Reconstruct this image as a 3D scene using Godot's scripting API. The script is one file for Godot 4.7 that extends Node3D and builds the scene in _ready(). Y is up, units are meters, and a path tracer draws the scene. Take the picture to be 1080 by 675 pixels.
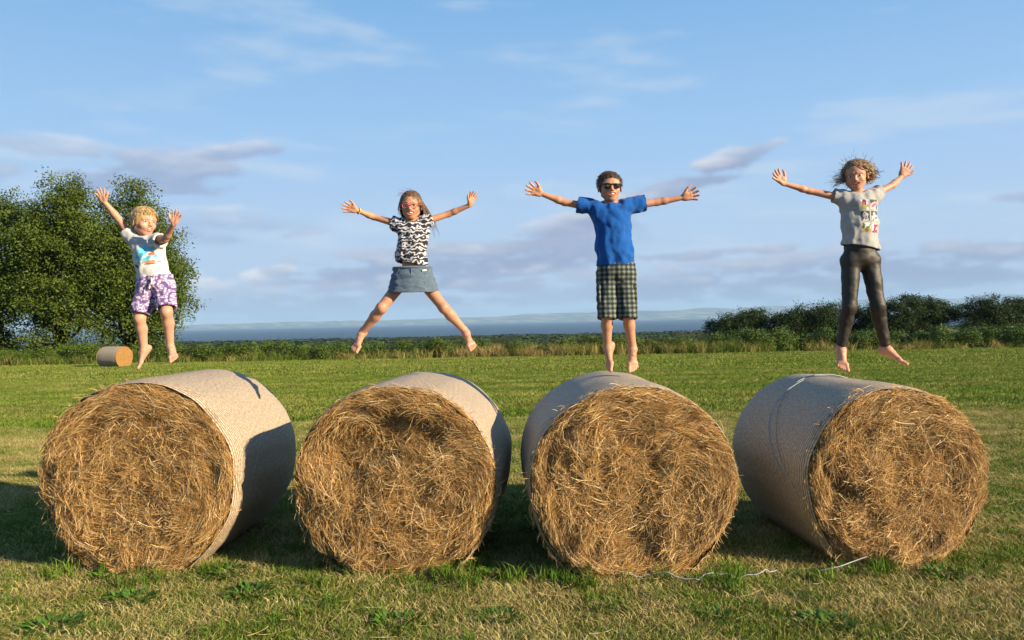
extends Node3D
# Four children jumping above four round hay bales in a mown field by the sea, low evening sun.

var rng := RandomNumberGenerator.new()
var noise := FastNoiseLite.new()
var M := {}
var used := {}

# ---------------------------------------------------------------- signed distance field meshed as surface nets
class Field:
	var o: Vector3
	var c: float
	var nx: int
	var ny: int
	var nz: int
	var g := PackedFloat32Array()
	var hit := PackedInt32Array()
	func _init(lo: Vector3, hi: Vector3, cell: float) -> void:
		c = cell
		o = lo
		nx = int(ceil((hi.x - lo.x) / c)) + 2
		ny = int(ceil((hi.y - lo.y) / c)) + 2
		nz = int(ceil((hi.z - lo.z) / c)) + 2
		g.resize(nx * ny * nz)
		g.fill(1000.0)
	func span(lo: Vector3, hi: Vector3) -> Array:
		return [clampi(int(floor((lo.x - o.x) / c)), 0, nx - 1), clampi(int(ceil((hi.x - o.x) / c)), 0, nx - 1), clampi(int(floor((lo.y - o.y) / c)), 0, ny - 1), clampi(int(ceil((hi.y - o.y) / c)), 0, ny - 1), clampi(int(floor((lo.z - o.z) / c)), 0, nz - 1), clampi(int(ceil((hi.z - o.z) / c)), 0, nz - 1)]
	# a tapered capsule, joined with a smooth minimum; fx and fz widen it across x and z
	func cone(a: Vector3, b: Vector3, ra: float, rb: float, k := 0.02, fx := 1.0, fz := 1.0) -> void:
		var m: float = k + 3.0 * c
		var r: float = maxf(ra, rb) + m
		var e := Vector3(r * maxf(fx, 1.0), r, r * maxf(fz, 1.0))
		var s := span(a.min(b) - e, a.max(b) + e)
		var ba := b - a
		var bb: float = maxf(ba.length_squared(), 1e-9)
		var ix := 1.0 / fx
		var iz := 1.0 / fz
		for z in range(s[4], s[5] + 1):
			for y in range(s[2], s[3] + 1):
				var i: int = (z * ny + y) * nx + s[0]
				var pa := Vector3(o.x + s[0] * c - a.x, o.y + y * c - a.y, o.z + z * c - a.z)
				for x in range(s[0], s[1] + 1):
					var h := clampf(pa.dot(ba) / bb, 0.0, 1.0)
					var q := pa - ba * h
					q.x *= ix
					q.z *= iz
					var d := q.length() - (ra + (rb - ra) * h)
					if d < m:
						var f := g[i]
						if f > 100.0:
							hit.append(i)
							g[i] = d
						else:
							var w := maxf(k - absf(f - d), 0.0)
							g[i] = minf(f, d) - w * w * 0.25 / k
					i += 1
					pa.x += c
	# an ellipsoid; cut = true takes it away
	func ball(a: Vector3, r: Vector3, k := 0.01, cut := false) -> void:
		var m: float = k + 3.0 * c
		var e := r + Vector3(m, m, m)
		var s := span(a - e, a + e)
		for z in range(s[4], s[5] + 1):
			for y in range(s[2], s[3] + 1):
				var i: int = (z * ny + y) * nx + s[0]
				for x in range(s[0], s[1] + 1):
					var p := (Vector3(o.x + x * c, o.y + y * c, o.z + z * c) - a) / r
					var k0 := p.length()
					var k1 := maxf((p / r).length(), 1e-6)
					var d := k0 * (k0 - 1.0) / k1
					if k0 < 0.05:
						d = -minf(r.x, minf(r.y, r.z))
					if d < m:
						var f := g[i]
						if cut:
							if f < 100.0:
								d = -d
								var w := maxf(k - absf(f - d), 0.0)
								g[i] = maxf(f, d) + w * w * 0.25 / k
						elif f > 100.0:
							hit.append(i)
							g[i] = d
						else:
							var w := maxf(k - absf(f - d), 0.0)
							g[i] = minf(f, d) - w * w * 0.25 / k
					i += 1
	func at(i: int) -> Vector3:
		var x := i % nx
		var y := (i / nx) % ny
		var z := i / (nx * ny)
		return Vector3(o.x + x * c, o.y + y * c, o.z + z * c)
	func wrinkle(n: FastNoiseLite, amp: float, stretch: Vector3) -> void:
		for i in hit:
			if absf(g[i]) < 0.03:
				g[i] += amp * n.get_noise_3dv(at(i) * stretch)
	func hollow(t: float) -> void:
		for i in hit:
			g[i] = maxf(g[i], -(g[i] + t))
	# keep what lies below the plane n.p = n.a, on the side where side.(p - mid) > 0
	func clip(n: Vector3, a: Vector3, side := Vector3.ZERO, mid := Vector3.ZERO) -> void:
		var off := n.dot(a)
		var all := side == Vector3.ZERO
		for i in hit:
			var p := at(i)
			if all or side.dot(p - mid) > 0.0:
				g[i] = maxf(g[i], n.dot(p) - off)
	# [vertices, indices]
	func net() -> Array:
		var vid := PackedInt32Array()
		vid.resize(g.size())
		vid.fill(-1)
		var v := PackedVector3Array()
		var idx := PackedInt32Array()
		var sy := nx
		var sz := nx * ny
		var lim := g.size() - sz - sy - 1
		for i in hit:
			if i > lim:
				continue
			var a0 := g[i]
			var a1 := g[i + 1]
			var a2 := g[i + sy]
			var a3 := g[i + sy + 1]
			var a4 := g[i + sz]
			var a5 := g[i + sz + 1]
			var a6 := g[i + sz + sy]
			var a7 := g[i + sz + sy + 1]
			var lo := minf(minf(minf(a0, a1), minf(a2, a3)), minf(minf(a4, a5), minf(a6, a7)))
			if lo >= 0.0:
				continue
			var hi := maxf(maxf(maxf(a0, a1), maxf(a2, a3)), maxf(maxf(a4, a5), maxf(a6, a7)))
			if hi < 0.0:
				continue
			var sum := Vector3.ZERO
			var n := 0
			if (a0 < 0.0) != (a1 < 0.0):
				sum += Vector3(a0 / (a0 - a1), 0, 0); n += 1
			if (a2 < 0.0) != (a3 < 0.0):
				sum += Vector3(a2 / (a2 - a3), 1, 0); n += 1
			if (a4 < 0.0) != (a5 < 0.0):
				sum += Vector3(a4 / (a4 - a5), 0, 1); n += 1
			if (a6 < 0.0) != (a7 < 0.0):
				sum += Vector3(a6 / (a6 - a7), 1, 1); n += 1
			if (a0 < 0.0) != (a2 < 0.0):
				sum += Vector3(0, a0 / (a0 - a2), 0); n += 1
			if (a1 < 0.0) != (a3 < 0.0):
				sum += Vector3(1, a1 / (a1 - a3), 0); n += 1
			if (a4 < 0.0) != (a6 < 0.0):
				sum += Vector3(0, a4 / (a4 - a6), 1); n += 1
			if (a5 < 0.0) != (a7 < 0.0):
				sum += Vector3(1, a5 / (a5 - a7), 1); n += 1
			if (a0 < 0.0) != (a4 < 0.0):
				sum += Vector3(0, 0, a0 / (a0 - a4)); n += 1
			if (a1 < 0.0) != (a5 < 0.0):
				sum += Vector3(1, 0, a1 / (a1 - a5)); n += 1
			if (a2 < 0.0) != (a6 < 0.0):
				sum += Vector3(0, 1, a2 / (a2 - a6)); n += 1
			if (a3 < 0.0) != (a7 < 0.0):
				sum += Vector3(1, 1, a3 / (a3 - a7)); n += 1
			vid[i] = v.size()
			v.append(at(i) + sum * (c / n))
		var steps := [[1, sy, sz], [sy, sz, 1], [sz, 1, sy]]
		for i in hit:
			if i > lim or i < sz + sy + 1:
				continue
			var a0 := g[i]
			for s in steps:
				var b0 := g[i + s[0]]
				if (a0 < 0.0) == (b0 < 0.0):
					continue
				var p := vid[i - s[1] - s[2]]
				var q := vid[i - s[2]]
				var r := vid[i]
				var t := vid[i - s[1]]
				if p < 0 or q < 0 or r < 0 or t < 0:
					continue
				if a0 < 0.0:
					idx.append_array(PackedInt32Array([p, r, q, p, t, r]))
				else:
					idx.append_array(PackedInt32Array([p, q, r, p, r, t]))
		return [v, idx]

# collects nets, each moved by its own transform
class Shell:
	var v := PackedVector3Array()
	var idx := PackedInt32Array()
	func add(net: Array, t := Transform3D()) -> void:
		var base := v.size()
		v.append_array(t * (net[0] as PackedVector3Array))
		var src: PackedInt32Array = net[1]
		if t.basis.determinant() < 0.0:
			src = src.duplicate()
			src.reverse()
		for i in src:
			idx.append(i + base)

func mesh_of(v: PackedVector3Array, idx: PackedInt32Array, uv_from := Vector2.ZERO, uv_size := Vector2.ONE) -> ArrayMesh:
	var st := SurfaceTool.new()
	st.begin(Mesh.PRIMITIVE_TRIANGLES)
	for p in v:
		st.set_uv(Vector2((p.x - uv_from.x) / uv_size.x, (uv_from.y - p.y) / uv_size.y))
		st.add_vertex(p)
	for i in idx:
		st.add_index(i)
	st.generate_normals()
	return st.commit()

# ---------------------------------------------------------------- nodes
func numbered(called: String) -> String:
	var n: int = used.get(called, 0)
	used[called] = n + 1
	return called if n == 0 else "%s_%03d" % [called, n]

func thing(called: String, label: String, category: String, at: Vector3, turn := 0.0, group := "") -> Node3D:
	var t := Node3D.new()
	t.name = numbered(called)
	add_child(t)
	t.position = at
	t.rotation.y = turn
	t.set_meta("label", label)
	t.set_meta("category", category)
	if group:
		t.set_meta("group", group)
	return t

func part(called: String, mesh: Mesh, material: Material, parent: Node3D, kind := "") -> MeshInstance3D:
	var o := MeshInstance3D.new()
	o.name = called if parent != self else numbered(called)
	o.mesh = mesh
	o.material_override = material
	parent.add_child(o, true)
	if kind:
		o.set_meta("kind", kind)
	return o

# many copies of one mesh: places is an Array of [Transform3D, Color]
func many(called: String, mesh: Mesh, material: Material, parent: Node3D, places: Array, kind := "stuff") -> MultiMeshInstance3D:
	var mm := MultiMesh.new()
	mm.transform_format = MultiMesh.TRANSFORM_3D
	mm.use_colors = true
	mm.mesh = mesh
	mm.instance_count = places.size()
	for i in places.size():
		mm.set_instance_transform(i, places[i][0])
		mm.set_instance_color(i, places[i][1])
	var o := MultiMeshInstance3D.new()
	o.name = called if parent != self else numbered(called)
	o.multimesh = mm
	o.material_override = material
	parent.add_child(o, true)
	if kind:
		o.set_meta("kind", kind)
	return o

func lin(r: float, g: float, b: float) -> Color:
	return Color(r, g, b).linear_to_srgb()

func mat(called: String, c: Color, rough := 0.8, spec := 0.3) -> StandardMaterial3D:
	var m := StandardMaterial3D.new()
	m.resource_name = called
	m.albedo_color = c
	m.roughness = rough
	m.metallic_specular = spec
	m.cull_mode = BaseMaterial3D.CULL_DISABLED
	M[called] = m
	return m

func tinted(called: String, rough := 0.8, spec := 0.2, back := Color.BLACK) -> StandardMaterial3D:
	var m := mat(called, Color.WHITE, rough, spec)
	m.vertex_color_use_as_albedo = true
	if back != Color.BLACK:
		m.backlight_enabled = true
		m.backlight = back
	return m

func tex(im: Image) -> ImageTexture:
	return ImageTexture.create_from_image(im)

func ss(a: float, b: float, x: float) -> float:
	return smoothstep(a, b, x)

# ---------------------------------------------------------------- terrain
func ground_y(x: float, z: float) -> float:
	var d := -z
	var y := 0.0
	if d > 6.0:
		if d < 52.0:
			y = -0.019 * (d - 6.0) * ss(3.0, 14.0, d)
		else:
			y = -0.019 * 46.0 - 0.0185 * (d - 52.0)
		y -= 0.0045 * clampf(x, -60.0, 60.0) * clampf((d - 6.0) / 44.0, 0.0, 1.0)
	if d < 60.0:
		y += 0.018 * noise.get_noise_2d(x * 40.0, z * 40.0)
	return y

func field_color(x: float, z: float) -> Color:
	var d := -z
	var n := noise.get_noise_2d(x * 22.0, z * 30.0)
	var n2 := noise.get_noise_2d(x * 5.0 + 300.0, z * 14.0)
	var n3 := noise.get_noise_2d(x * 2.0 - 90.0, z * 60.0)
	var dry := clampf(0.42 + 0.9 * n + 0.45 * n2, 0.0, 1.0)
	dry *= lerpf(1.0, 0.42, ss(5.5, 12.0, d))
	var stripe := 0.5 + 0.5 * sin(z * 2.3 + 1.5 * n2)
	dry = clampf(dry + 0.16 * (stripe - 0.5) * ss(6.0, 12.0, d) + 0.3 * n3 * ss(6.0, 12.0, d), 0.0, 1.0)
	var green := Color(0.125, 0.19, 0.022).lerp(Color(0.095, 0.165, 0.02), clampf(0.5 + n2, 0.0, 1.0))
	var straw := Color(0.40, 0.32, 0.115)
	return green.lerp(straw, dry)

func axis_steps(near: float, step: float, far: float, grow: float) -> PackedFloat32Array:
	var a := PackedFloat32Array()
	var x := 0.0
	while x < far:
		a.append(x)
		if x >= near:
			step *= grow
		x += step
	a.append(far)
	return a

func build_ground() -> void:
	var half := axis_steps(12.0, 0.4, 2600.0, 1.12)
	var xs := PackedFloat32Array()
	for i in range(half.size() - 1, 0, -1):
		xs.append(-half[i])
	xs.append_array(half)
	var fwd := axis_steps(14.0, 0.4, 1500.0, 1.07)
	var back := axis_steps(3.0, 1.0, 300.0, 1.3)
	var zs := PackedFloat32Array()
	for i in range(back.size() - 1, 0, -1):
		zs.append(back[i])
	for f in fwd:
		zs.append(-f)
	zs.append(-1560.0)
	var st := SurfaceTool.new()
	st.begin(Mesh.PRIMITIVE_TRIANGLES)
	for j in zs.size():
		for i in xs.size():
			var x := xs[i]
			var z := zs[j]
			var y := ground_y(x, z)
			if j == zs.size() - 1:
				y = -52.0
			var col := field_color(x, z)
			if z < -52.0:
				var n := noise.get_noise_2d(x * 0.35, z * 0.5)
				col = Color(0.055, 0.085, 0.022).lerp(Color(0.13, 0.14, 0.04), clampf(0.5 + 1.6 * n, 0.0, 1.0))
				y += 3.0 * noise.get_noise_2d(x * 0.4 + 50.0, z * 0.4) * ss(120.0, 700.0, -z)
			st.set_color(col)
			st.set_uv(Vector2(x, z))
			st.add_vertex(Vector3(x, y, z))
	var w := xs.size()
	for j in zs.size() - 1:
		for i in w - 1:
			var a := j * w + i
			for k in [a, a + 1, a + w, a + 1, a + w + 1, a + w]:
				st.add_index(k)
	st.generate_normals()
	part("field_ground", st.commit(), M.soil, self, "structure")

# ---------------------------------------------------------------- grass
func blades(n: int, radius: float, h0: float, h1: float, width: float, lean: float, seed_: int) -> ArrayMesh:
	var r := RandomNumberGenerator.new()
	r.seed = seed_
	var st := SurfaceTool.new()
	st.begin(Mesh.PRIMITIVE_TRIANGLES)
	st.set_smooth_group(-1)
	for k in n:
		var a := r.randf() * TAU
		var p := Vector3(cos(a), 0, sin(a)) * radius * sqrt(r.randf())
		var b := r.randf() * TAU
		var side := Vector3(cos(b), 0, sin(b)) * width * r.randf_range(0.6, 1.2) * 0.5
		var c := r.randf() * TAU
		var h := r.randf_range(h0, h1)
		var out := Vector3(cos(c), 0, sin(c)) * h * lean * r.randf_range(0.2, 1.3)
		var mid := p + Vector3(0, h * 0.6, 0) + out * 0.4
		var tip := p + Vector3(0, h * r.randf_range(0.75, 1.0), 0) + out
		var t := r.randf_range(0.75, 1.25)
		st.set_color(Color(t, t, t))
		for v in [p - side, p + side, mid + side * 0.8, p - side, mid + side * 0.8, mid - side * 0.8, mid - side * 0.8, mid + side * 0.8, tip]:
			st.add_vertex(v)
	st.generate_normals()
	return st.commit()

func scatter(z0: float, z1: float, per_m2: float, margin: float, fn: Callable) -> Array:
	var out := []
	var area := 0.0
	var z := z0
	while z < z1:
		var step := minf(0.5 + z * 0.05, z1 - z)
		var half := 0.68 * (z + step) + margin
		var n := int(2.0 * half * step * per_m2)
		for i in n:
			var x := rng.randf_range(-half, half)
			var d := z + rng.randf() * step
			var r = fn.call(x, -d)
			if r != null:
				out.append(r)
		z += step
	return out

func under_bale(x: float, z: float) -> bool:
	for b in BALES:
		if b.size() > 6:
			continue
		var c := cos(b[4])
		var s := sin(b[4])
		var dx: float = x - b[0].x
		var dz: float = z - b[0].z
		var lx := dx * c - dz * s
		var lz := dx * s + dz * c
		if absf(lx) < b[1] * 0.42 and absf(lz) < b[3] * 0.5 - 0.02:
			return true
	return false

func build_grass() -> void:
	var green := tinted("grass_blades", 0.6, 0.25, lin(0.35, 0.4, 0.1))
	var dry := tinted("dry_grass", 0.75, 0.2, lin(0.3, 0.25, 0.1))
	var fine: Array = [blades(34, 0.10, 0.02, 0.065, 0.0042, 0.9, 5), blades(34, 0.10, 0.015, 0.05, 0.004, 1.3, 6)]
	var tuft := blades(40, 0.07, 0.05, 0.12, 0.006, 0.8, 7)
	var stub := blades(34, 0.11, 0.015, 0.06, 0.0044, 1.3, 8)
	var wide := blades(40, 0.30, 0.03, 0.07, 0.011, 1.1, 9)
	var huge := blades(44, 0.8, 0.04, 0.09, 0.03, 1.2, 10)
	# short green turf and straw stubble near the camera
	var place := func(x: float, z: float, want: float, tall: float) -> Array:
		var t := Transform3D(Basis(Vector3.UP, rng.randf() * TAU).scaled(Vector3(1, tall * rng.randf_range(0.7, 1.3), 1)), Vector3(x, ground_y(x, z) - 0.004, z))
		return [t, Color.WHITE]
	for k in 2:
		many("turf", fine[k], green, self, scatter(3.0, 13.0, 170.0, 0.8, func(x: float, z: float):
			if under_bale(x, z):
				return null
			var f := field_color(x, z)
			var q = place.call(x, z, 0.0, 0.85)
			var lush := clampf(0.62 - 1.1 * noise.get_noise_2d(x * 22.0, z * 30.0), 0.0, 1.0)
			if rng.randf() > 0.25 + 0.9 * lush:
				return null
			q[1] = Color(0.105, 0.185, 0.022).lerp(Color(0.25, 0.25, 0.055), rng.randf() * rng.randf() + 0.25 * (1.0 - lush)) * rng.randf_range(0.7, 1.2)
			return q))
	many("stubble", stub, dry, self, scatter(3.0, 13.0, 330.0, 0.8, func(x: float, z: float):
		if under_bale(x, z):
			return null
		var dryness := clampf(0.5 + 1.1 * noise.get_noise_2d(x * 22.0, z * 30.0), 0.0, 1.0)
		if rng.randf() > 0.2 + dryness * (1.1 if z > -5.6 else 0.65):
			return null
		var q = place.call(x, z, 1.0, 0.9)
		q[1] = Color(0.50, 0.42, 0.20).lerp(Color(0.28, 0.23, 0.08), rng.randf()) * rng.randf_range(0.75, 1.2)
		return q))
	many("turf", wide, green, self, scatter(12.0, 30.0, 26.0, 1.5, func(x: float, z: float):
		var q = place.call(x, z, 0.0, 1.0)
		q[1] = field_color(x, z) * rng.randf_range(0.75, 1.25)
		return q))
	many("turf", huge, green, self, scatter(29.0, 51.0, 4.5, 3.0, func(x: float, z: float):
		var q = place.call(x, z, 0.0, 1.0)
		q[1] = field_color(x, z) * rng.randf_range(0.8, 1.2)
		return q))
	# longer green tufts, thick at the foot of the bales
	many("grass_tufts", tuft, green, self, scatter(3.0, 11.0, 48.0, 0.5, func(x: float, z: float):
		if under_bale(x, z):
			return null
		var near := 0.0
		for b in BALES:
			if b.size() > 6:
				continue
			var fz: float = b[0].z + b[3] * 0.5
			near = maxf(near, ss(0.42, 0.05, absf(z - fz - 0.04)) * ss(b[1] * 1.25, b[1] * 0.7, absf(x - b[0].x)))
		var n := noise.get_noise_2d(x * 45.0 + 200.0, z * 55.0)
		if rng.randf() > ss(0.0, 0.32, n) * 0.95 + near * 0.9:
			return null
		var q = place.call(x, z, 0.0, 0.62 if near < 0.3 else 1.05)
		q[1] = Color(0.06, 0.13, 0.014).lerp(Color(0.13, 0.2, 0.026), rng.randf()) * rng.randf_range(0.75, 1.2)
		return q))
	# cut stalks lying on the turf
	many("cut_stalks", straw_mesh(21, 0.2), dry, self, scatter(3.0, 10.0, 90.0, 0.5, func(x: float, z: float):
		if under_bale(x, z):
			return null
		var l := rng.randf_range(0.04, 0.16)
		var b := Basis(Vector3.UP, rng.randf() * TAU) * Basis(Vector3(0, 0, 1), rng.randf_range(-0.25, 0.25)) * Basis(Vector3(1, 0, 0), -PI / 2)
		return [Transform3D(b * Basis.from_scale(Vector3(l, l, l)), Vector3(x, ground_y(x, z) + rng.randf_range(0.012, 0.04), z)), Color(0.5, 0.38, 0.17) * rng.randf_range(0.6, 1.25)]))

func weed_mesh(seed_: int) -> ArrayMesh:
	var r := RandomNumberGenerator.new()
	r.seed = seed_
	var st := SurfaceTool.new()
	st.begin(Mesh.PRIMITIVE_TRIANGLES)
	for k in 170:
		var a := r.randf() * TAU
		var dir := Vector3(cos(a), 0, sin(a))
		var side := Vector3(-dir.z, 0, dir.x)
		var l := r.randf_range(0.03, 0.075)
		var w := l * r.randf_range(0.14, 0.24)
		var up := r.randf_range(0.3, 1.8)
		var p := dir * 0.15 * sqrt(r.randf()) + side * r.randf_range(-0.03, 0.03) + Vector3.UP * r.randf_range(0.0, 0.035)
		var m := p + (dir + Vector3.UP * up).normalized() * l * 0.55
		var t := m + (dir + Vector3.UP * (up - 0.9)).normalized() * l * 0.55
		var q := p.lerp(m, 0.45)
		var roll := Vector3.UP * r.randf_range(-0.4, 0.4)
		side = (side + roll).normalized() * w
		var sh := r.randf_range(0.7, 1.3)
		st.set_color(Color(0.065 * sh, 0.145 * sh, 0.016))
		var fold := Vector3.UP * w * 0.35
		for tri in [[p, q + side * 0.7 + fold, q], [p, q, q - side * 0.7 + fold], [q, q + side * 0.7 + fold, m + side + fold], [q, m + side + fold, m], [q, m, m - side + fold], [q, m - side + fold, q - side * 0.7 + fold], [m, m + side + fold, t], [m, t, m - side + fold]]:
			for v in tri:
				st.add_vertex(v)
	st.generate_normals()
	return st.commit()

func build_weeds() -> void:
	var leaf := tinted("weed_leaf", 0.5, 0.4, lin(0.3, 0.45, 0.08))
	var kinds := [weed_mesh(31), weed_mesh(32), weed_mesh(33)]
	var spots := [
		[-2.12, -4.34, 1.0, "low leafy green weed in the turf below the middle of the leftmost bale"],
		[-1.48, -4.37, 1.05, "dense leafy weed in the turf below the right edge of the leftmost bale"],
		[-0.60, -3.9, 0.95, "leafy weed at the very bottom edge below the second bale"],
		[-2.33, -3.93, 1.1, "leafy weed in the bottom left corner of the picture"],
		[-0.10, -3.95, 0.9, "leafy weed at the bottom edge below the gap between the middle bales"],
		[-2.45, -4.72, 0.9, "leafy weed against the foot of the leftmost bale, left of its middle"],
		[-1.74, -4.72, 1.0, "tall leafy weed at the right foot of the leftmost bale"],
		[-0.16, -4.62, 0.8, "leafy weed at the right foot of the second bale"],
		[2.40, -4.42, 0.95, "dark leafy weed at the foot of the rightmost bale's right half"],
		[1.50, -3.78, 0.9, "leafy weed at the bottom edge below the left rim of the rightmost bale"],
		[0.99, -3.9, 0.75, "small leafy weed at the bottom edge below the right rim of the third bale"],
		[0.32, -4.42, 0.7, "small leafy weed at the left foot of the third bale"],
		[1.66, -4.5, 0.75, "small leafy weed before the dark gap left of the rightmost bale"],
	]
	for i in spots.size():
		var s: Array = spots[i]
		var t := thing("leafy_weed", s[3], "weed", Vector3(s[0], ground_y(s[0], s[1]), s[1]), i * 1.3, "leafy weeds in the turf")
		t.scale = Vector3(0.8, 0.72, 0.75) * s[2]
		part("leaves", kinds[i % 3], leaf, t)

# ---------------------------------------------------------------- bales
func straw_mesh(seed_: int, curl: float) -> ArrayMesh:
	# one stalk of length 1 along x, bent in its own plane
	var r := RandomNumberGenerator.new()
	r.seed = seed_
	var st := SurfaceTool.new()
	st.begin(Mesh.PRIMITIVE_TRIANGLES)
	var p := Vector3(-0.5, 0, 0)
	var a := -curl * 0.5
	var lift := r.randf_range(-0.25, 0.25)
	var w := 0.012
	var prev := []
	for k in 6:
		var dir := Vector3(cos(a), sin(a), lift * (k - 2.5) * 0.25).normalized()
		var side := Vector3(-sin(a), cos(a), r.randf_range(-0.6, 0.6)).normalized() * w * (1.0 if k < 5 else 0.3)
		var ridge := Vector3(0, 0, w * 0.9)
		var now := [p - side, p + ridge, p + side]
		if k:
			for q in 2:
				for v in [prev[q], prev[q + 1], now[q + 1], prev[q], now[q + 1], now[q]]:
					st.add_vertex(v)
		prev = now
		p += dir * 0.2
		a += curl * 0.2 * r.randf_range(0.5, 1.5)
	st.generate_normals()
	return st.commit()

# [base point on the ground, half width, half height, length, turn, seed]
var BALES := [
	[Vector3(-2.30, 0, -5.43), 0.628, 0.586, 1.2, -0.045, 11],
	[Vector3(-0.675, 0, -5.26), 0.622, 0.575, 1.2, -0.07, 12],
	[Vector3(0.66, 0, -5.11), 0.612, 0.56, 1.2, 0.025, 13],
	[Vector3(2.20, 0, -5.23), 0.565, 0.536, 1.2, 0.09, 14],
]

func bale_rim(th: float, b: Array, f: float, seed_: int) -> Vector2:
	var n := noise.get_noise_3d(cos(th) * 60.0, sin(th) * 60.0, seed_ * 77.0)
	var k := f * (1.0 + 0.022 * n)
	var p := Vector2(cos(th) * b[1] * k, b[2] + sin(th) * b[2] * (1.0 if sin(th) > 0.0 else 1.17) * k)
	p.y = maxf(p.y, 0.004 + 0.02 * (1.0 - f))
	return p

# hollows in the packed ends: x, y from the middle, radius, depth
var PITS := {
	11: [[-0.24, 0.26, 0.07, 0.10], [-0.05, 0.12, 0.05, 0.07], [0.10, -0.16, 0.06, 0.08]],
	12: [[-0.02, -0.22, 0.06, 0.11], [0.16, -0.26, 0.06, 0.08], [0.10, 0.22, 0.05, 0.07], [-0.22, 0.05, 0.06, 0.07]],
	13: [[-0.14, 0.11, 0.05, 0.12], [0.10, 0.12, 0.06, 0.12], [0.02, 0.24, 0.04, 0.09], [-0.05, -0.16, 0.07, 0.08], [0.35, 0.2, 0.06, 0.08]],
	14: [[0.28, -0.03, 0.06, 0.13], [0.22, 0.16, 0.05, 0.09], [-0.38, -0.16, 0.06, 0.12], [-0.16, 0.16, 0.045, 0.10], [0.04, 0.28, 0.05, 0.09], [0.0, -0.1, 0.06, 0.07]],
}

func face_depth(x: float, y: float, b: Array) -> float:
	var s: float = b[5] * 31.0
	var dx: float = x / b[1]
	var dy: float = (y - b[2]) / b[2]
	var r := sqrt(dx * dx + dy * dy)
	var n := noise.get_noise_3d(x * 70.0, y * 70.0, s)
	var n2 := noise.get_noise_3d(x * 210.0, y * 210.0, s + 40.0)
	var n3 := noise.get_noise_3d(x * 620.0, y * 620.0, s + 90.0)
	var th := atan2(dy, dx)
	# layers rolled up one over the other, ragged
	var layer := noise.get_noise_3d(r * 900.0 + 25.0 * n, cos(th) * 95.0, sin(th) * 95.0 + s)
	var d := 0.06 * n + 0.045 * n2 + 0.035 * n3 + 0.05 * layer * ss(0.1, 0.45, r)
	d -= 0.13 * ss(0.12, 0.40, noise.get_noise_3d(x * 55.0 + 900.0, y * 55.0, s)) * ss(0.95, 0.6, r)
	for p in PITS.get(b[5], []):
		var q: Vector2 = Vector2(x - p[0], y - b[2] - p[1]) / p[2]
		q += Vector2(n2, n3) * 1.4
		d -= p[3] * ss(1.5, 0.3, q.length())
	return d - 0.07 * pow(clampf(r, 0.0, 1.0), 7.0)

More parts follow.
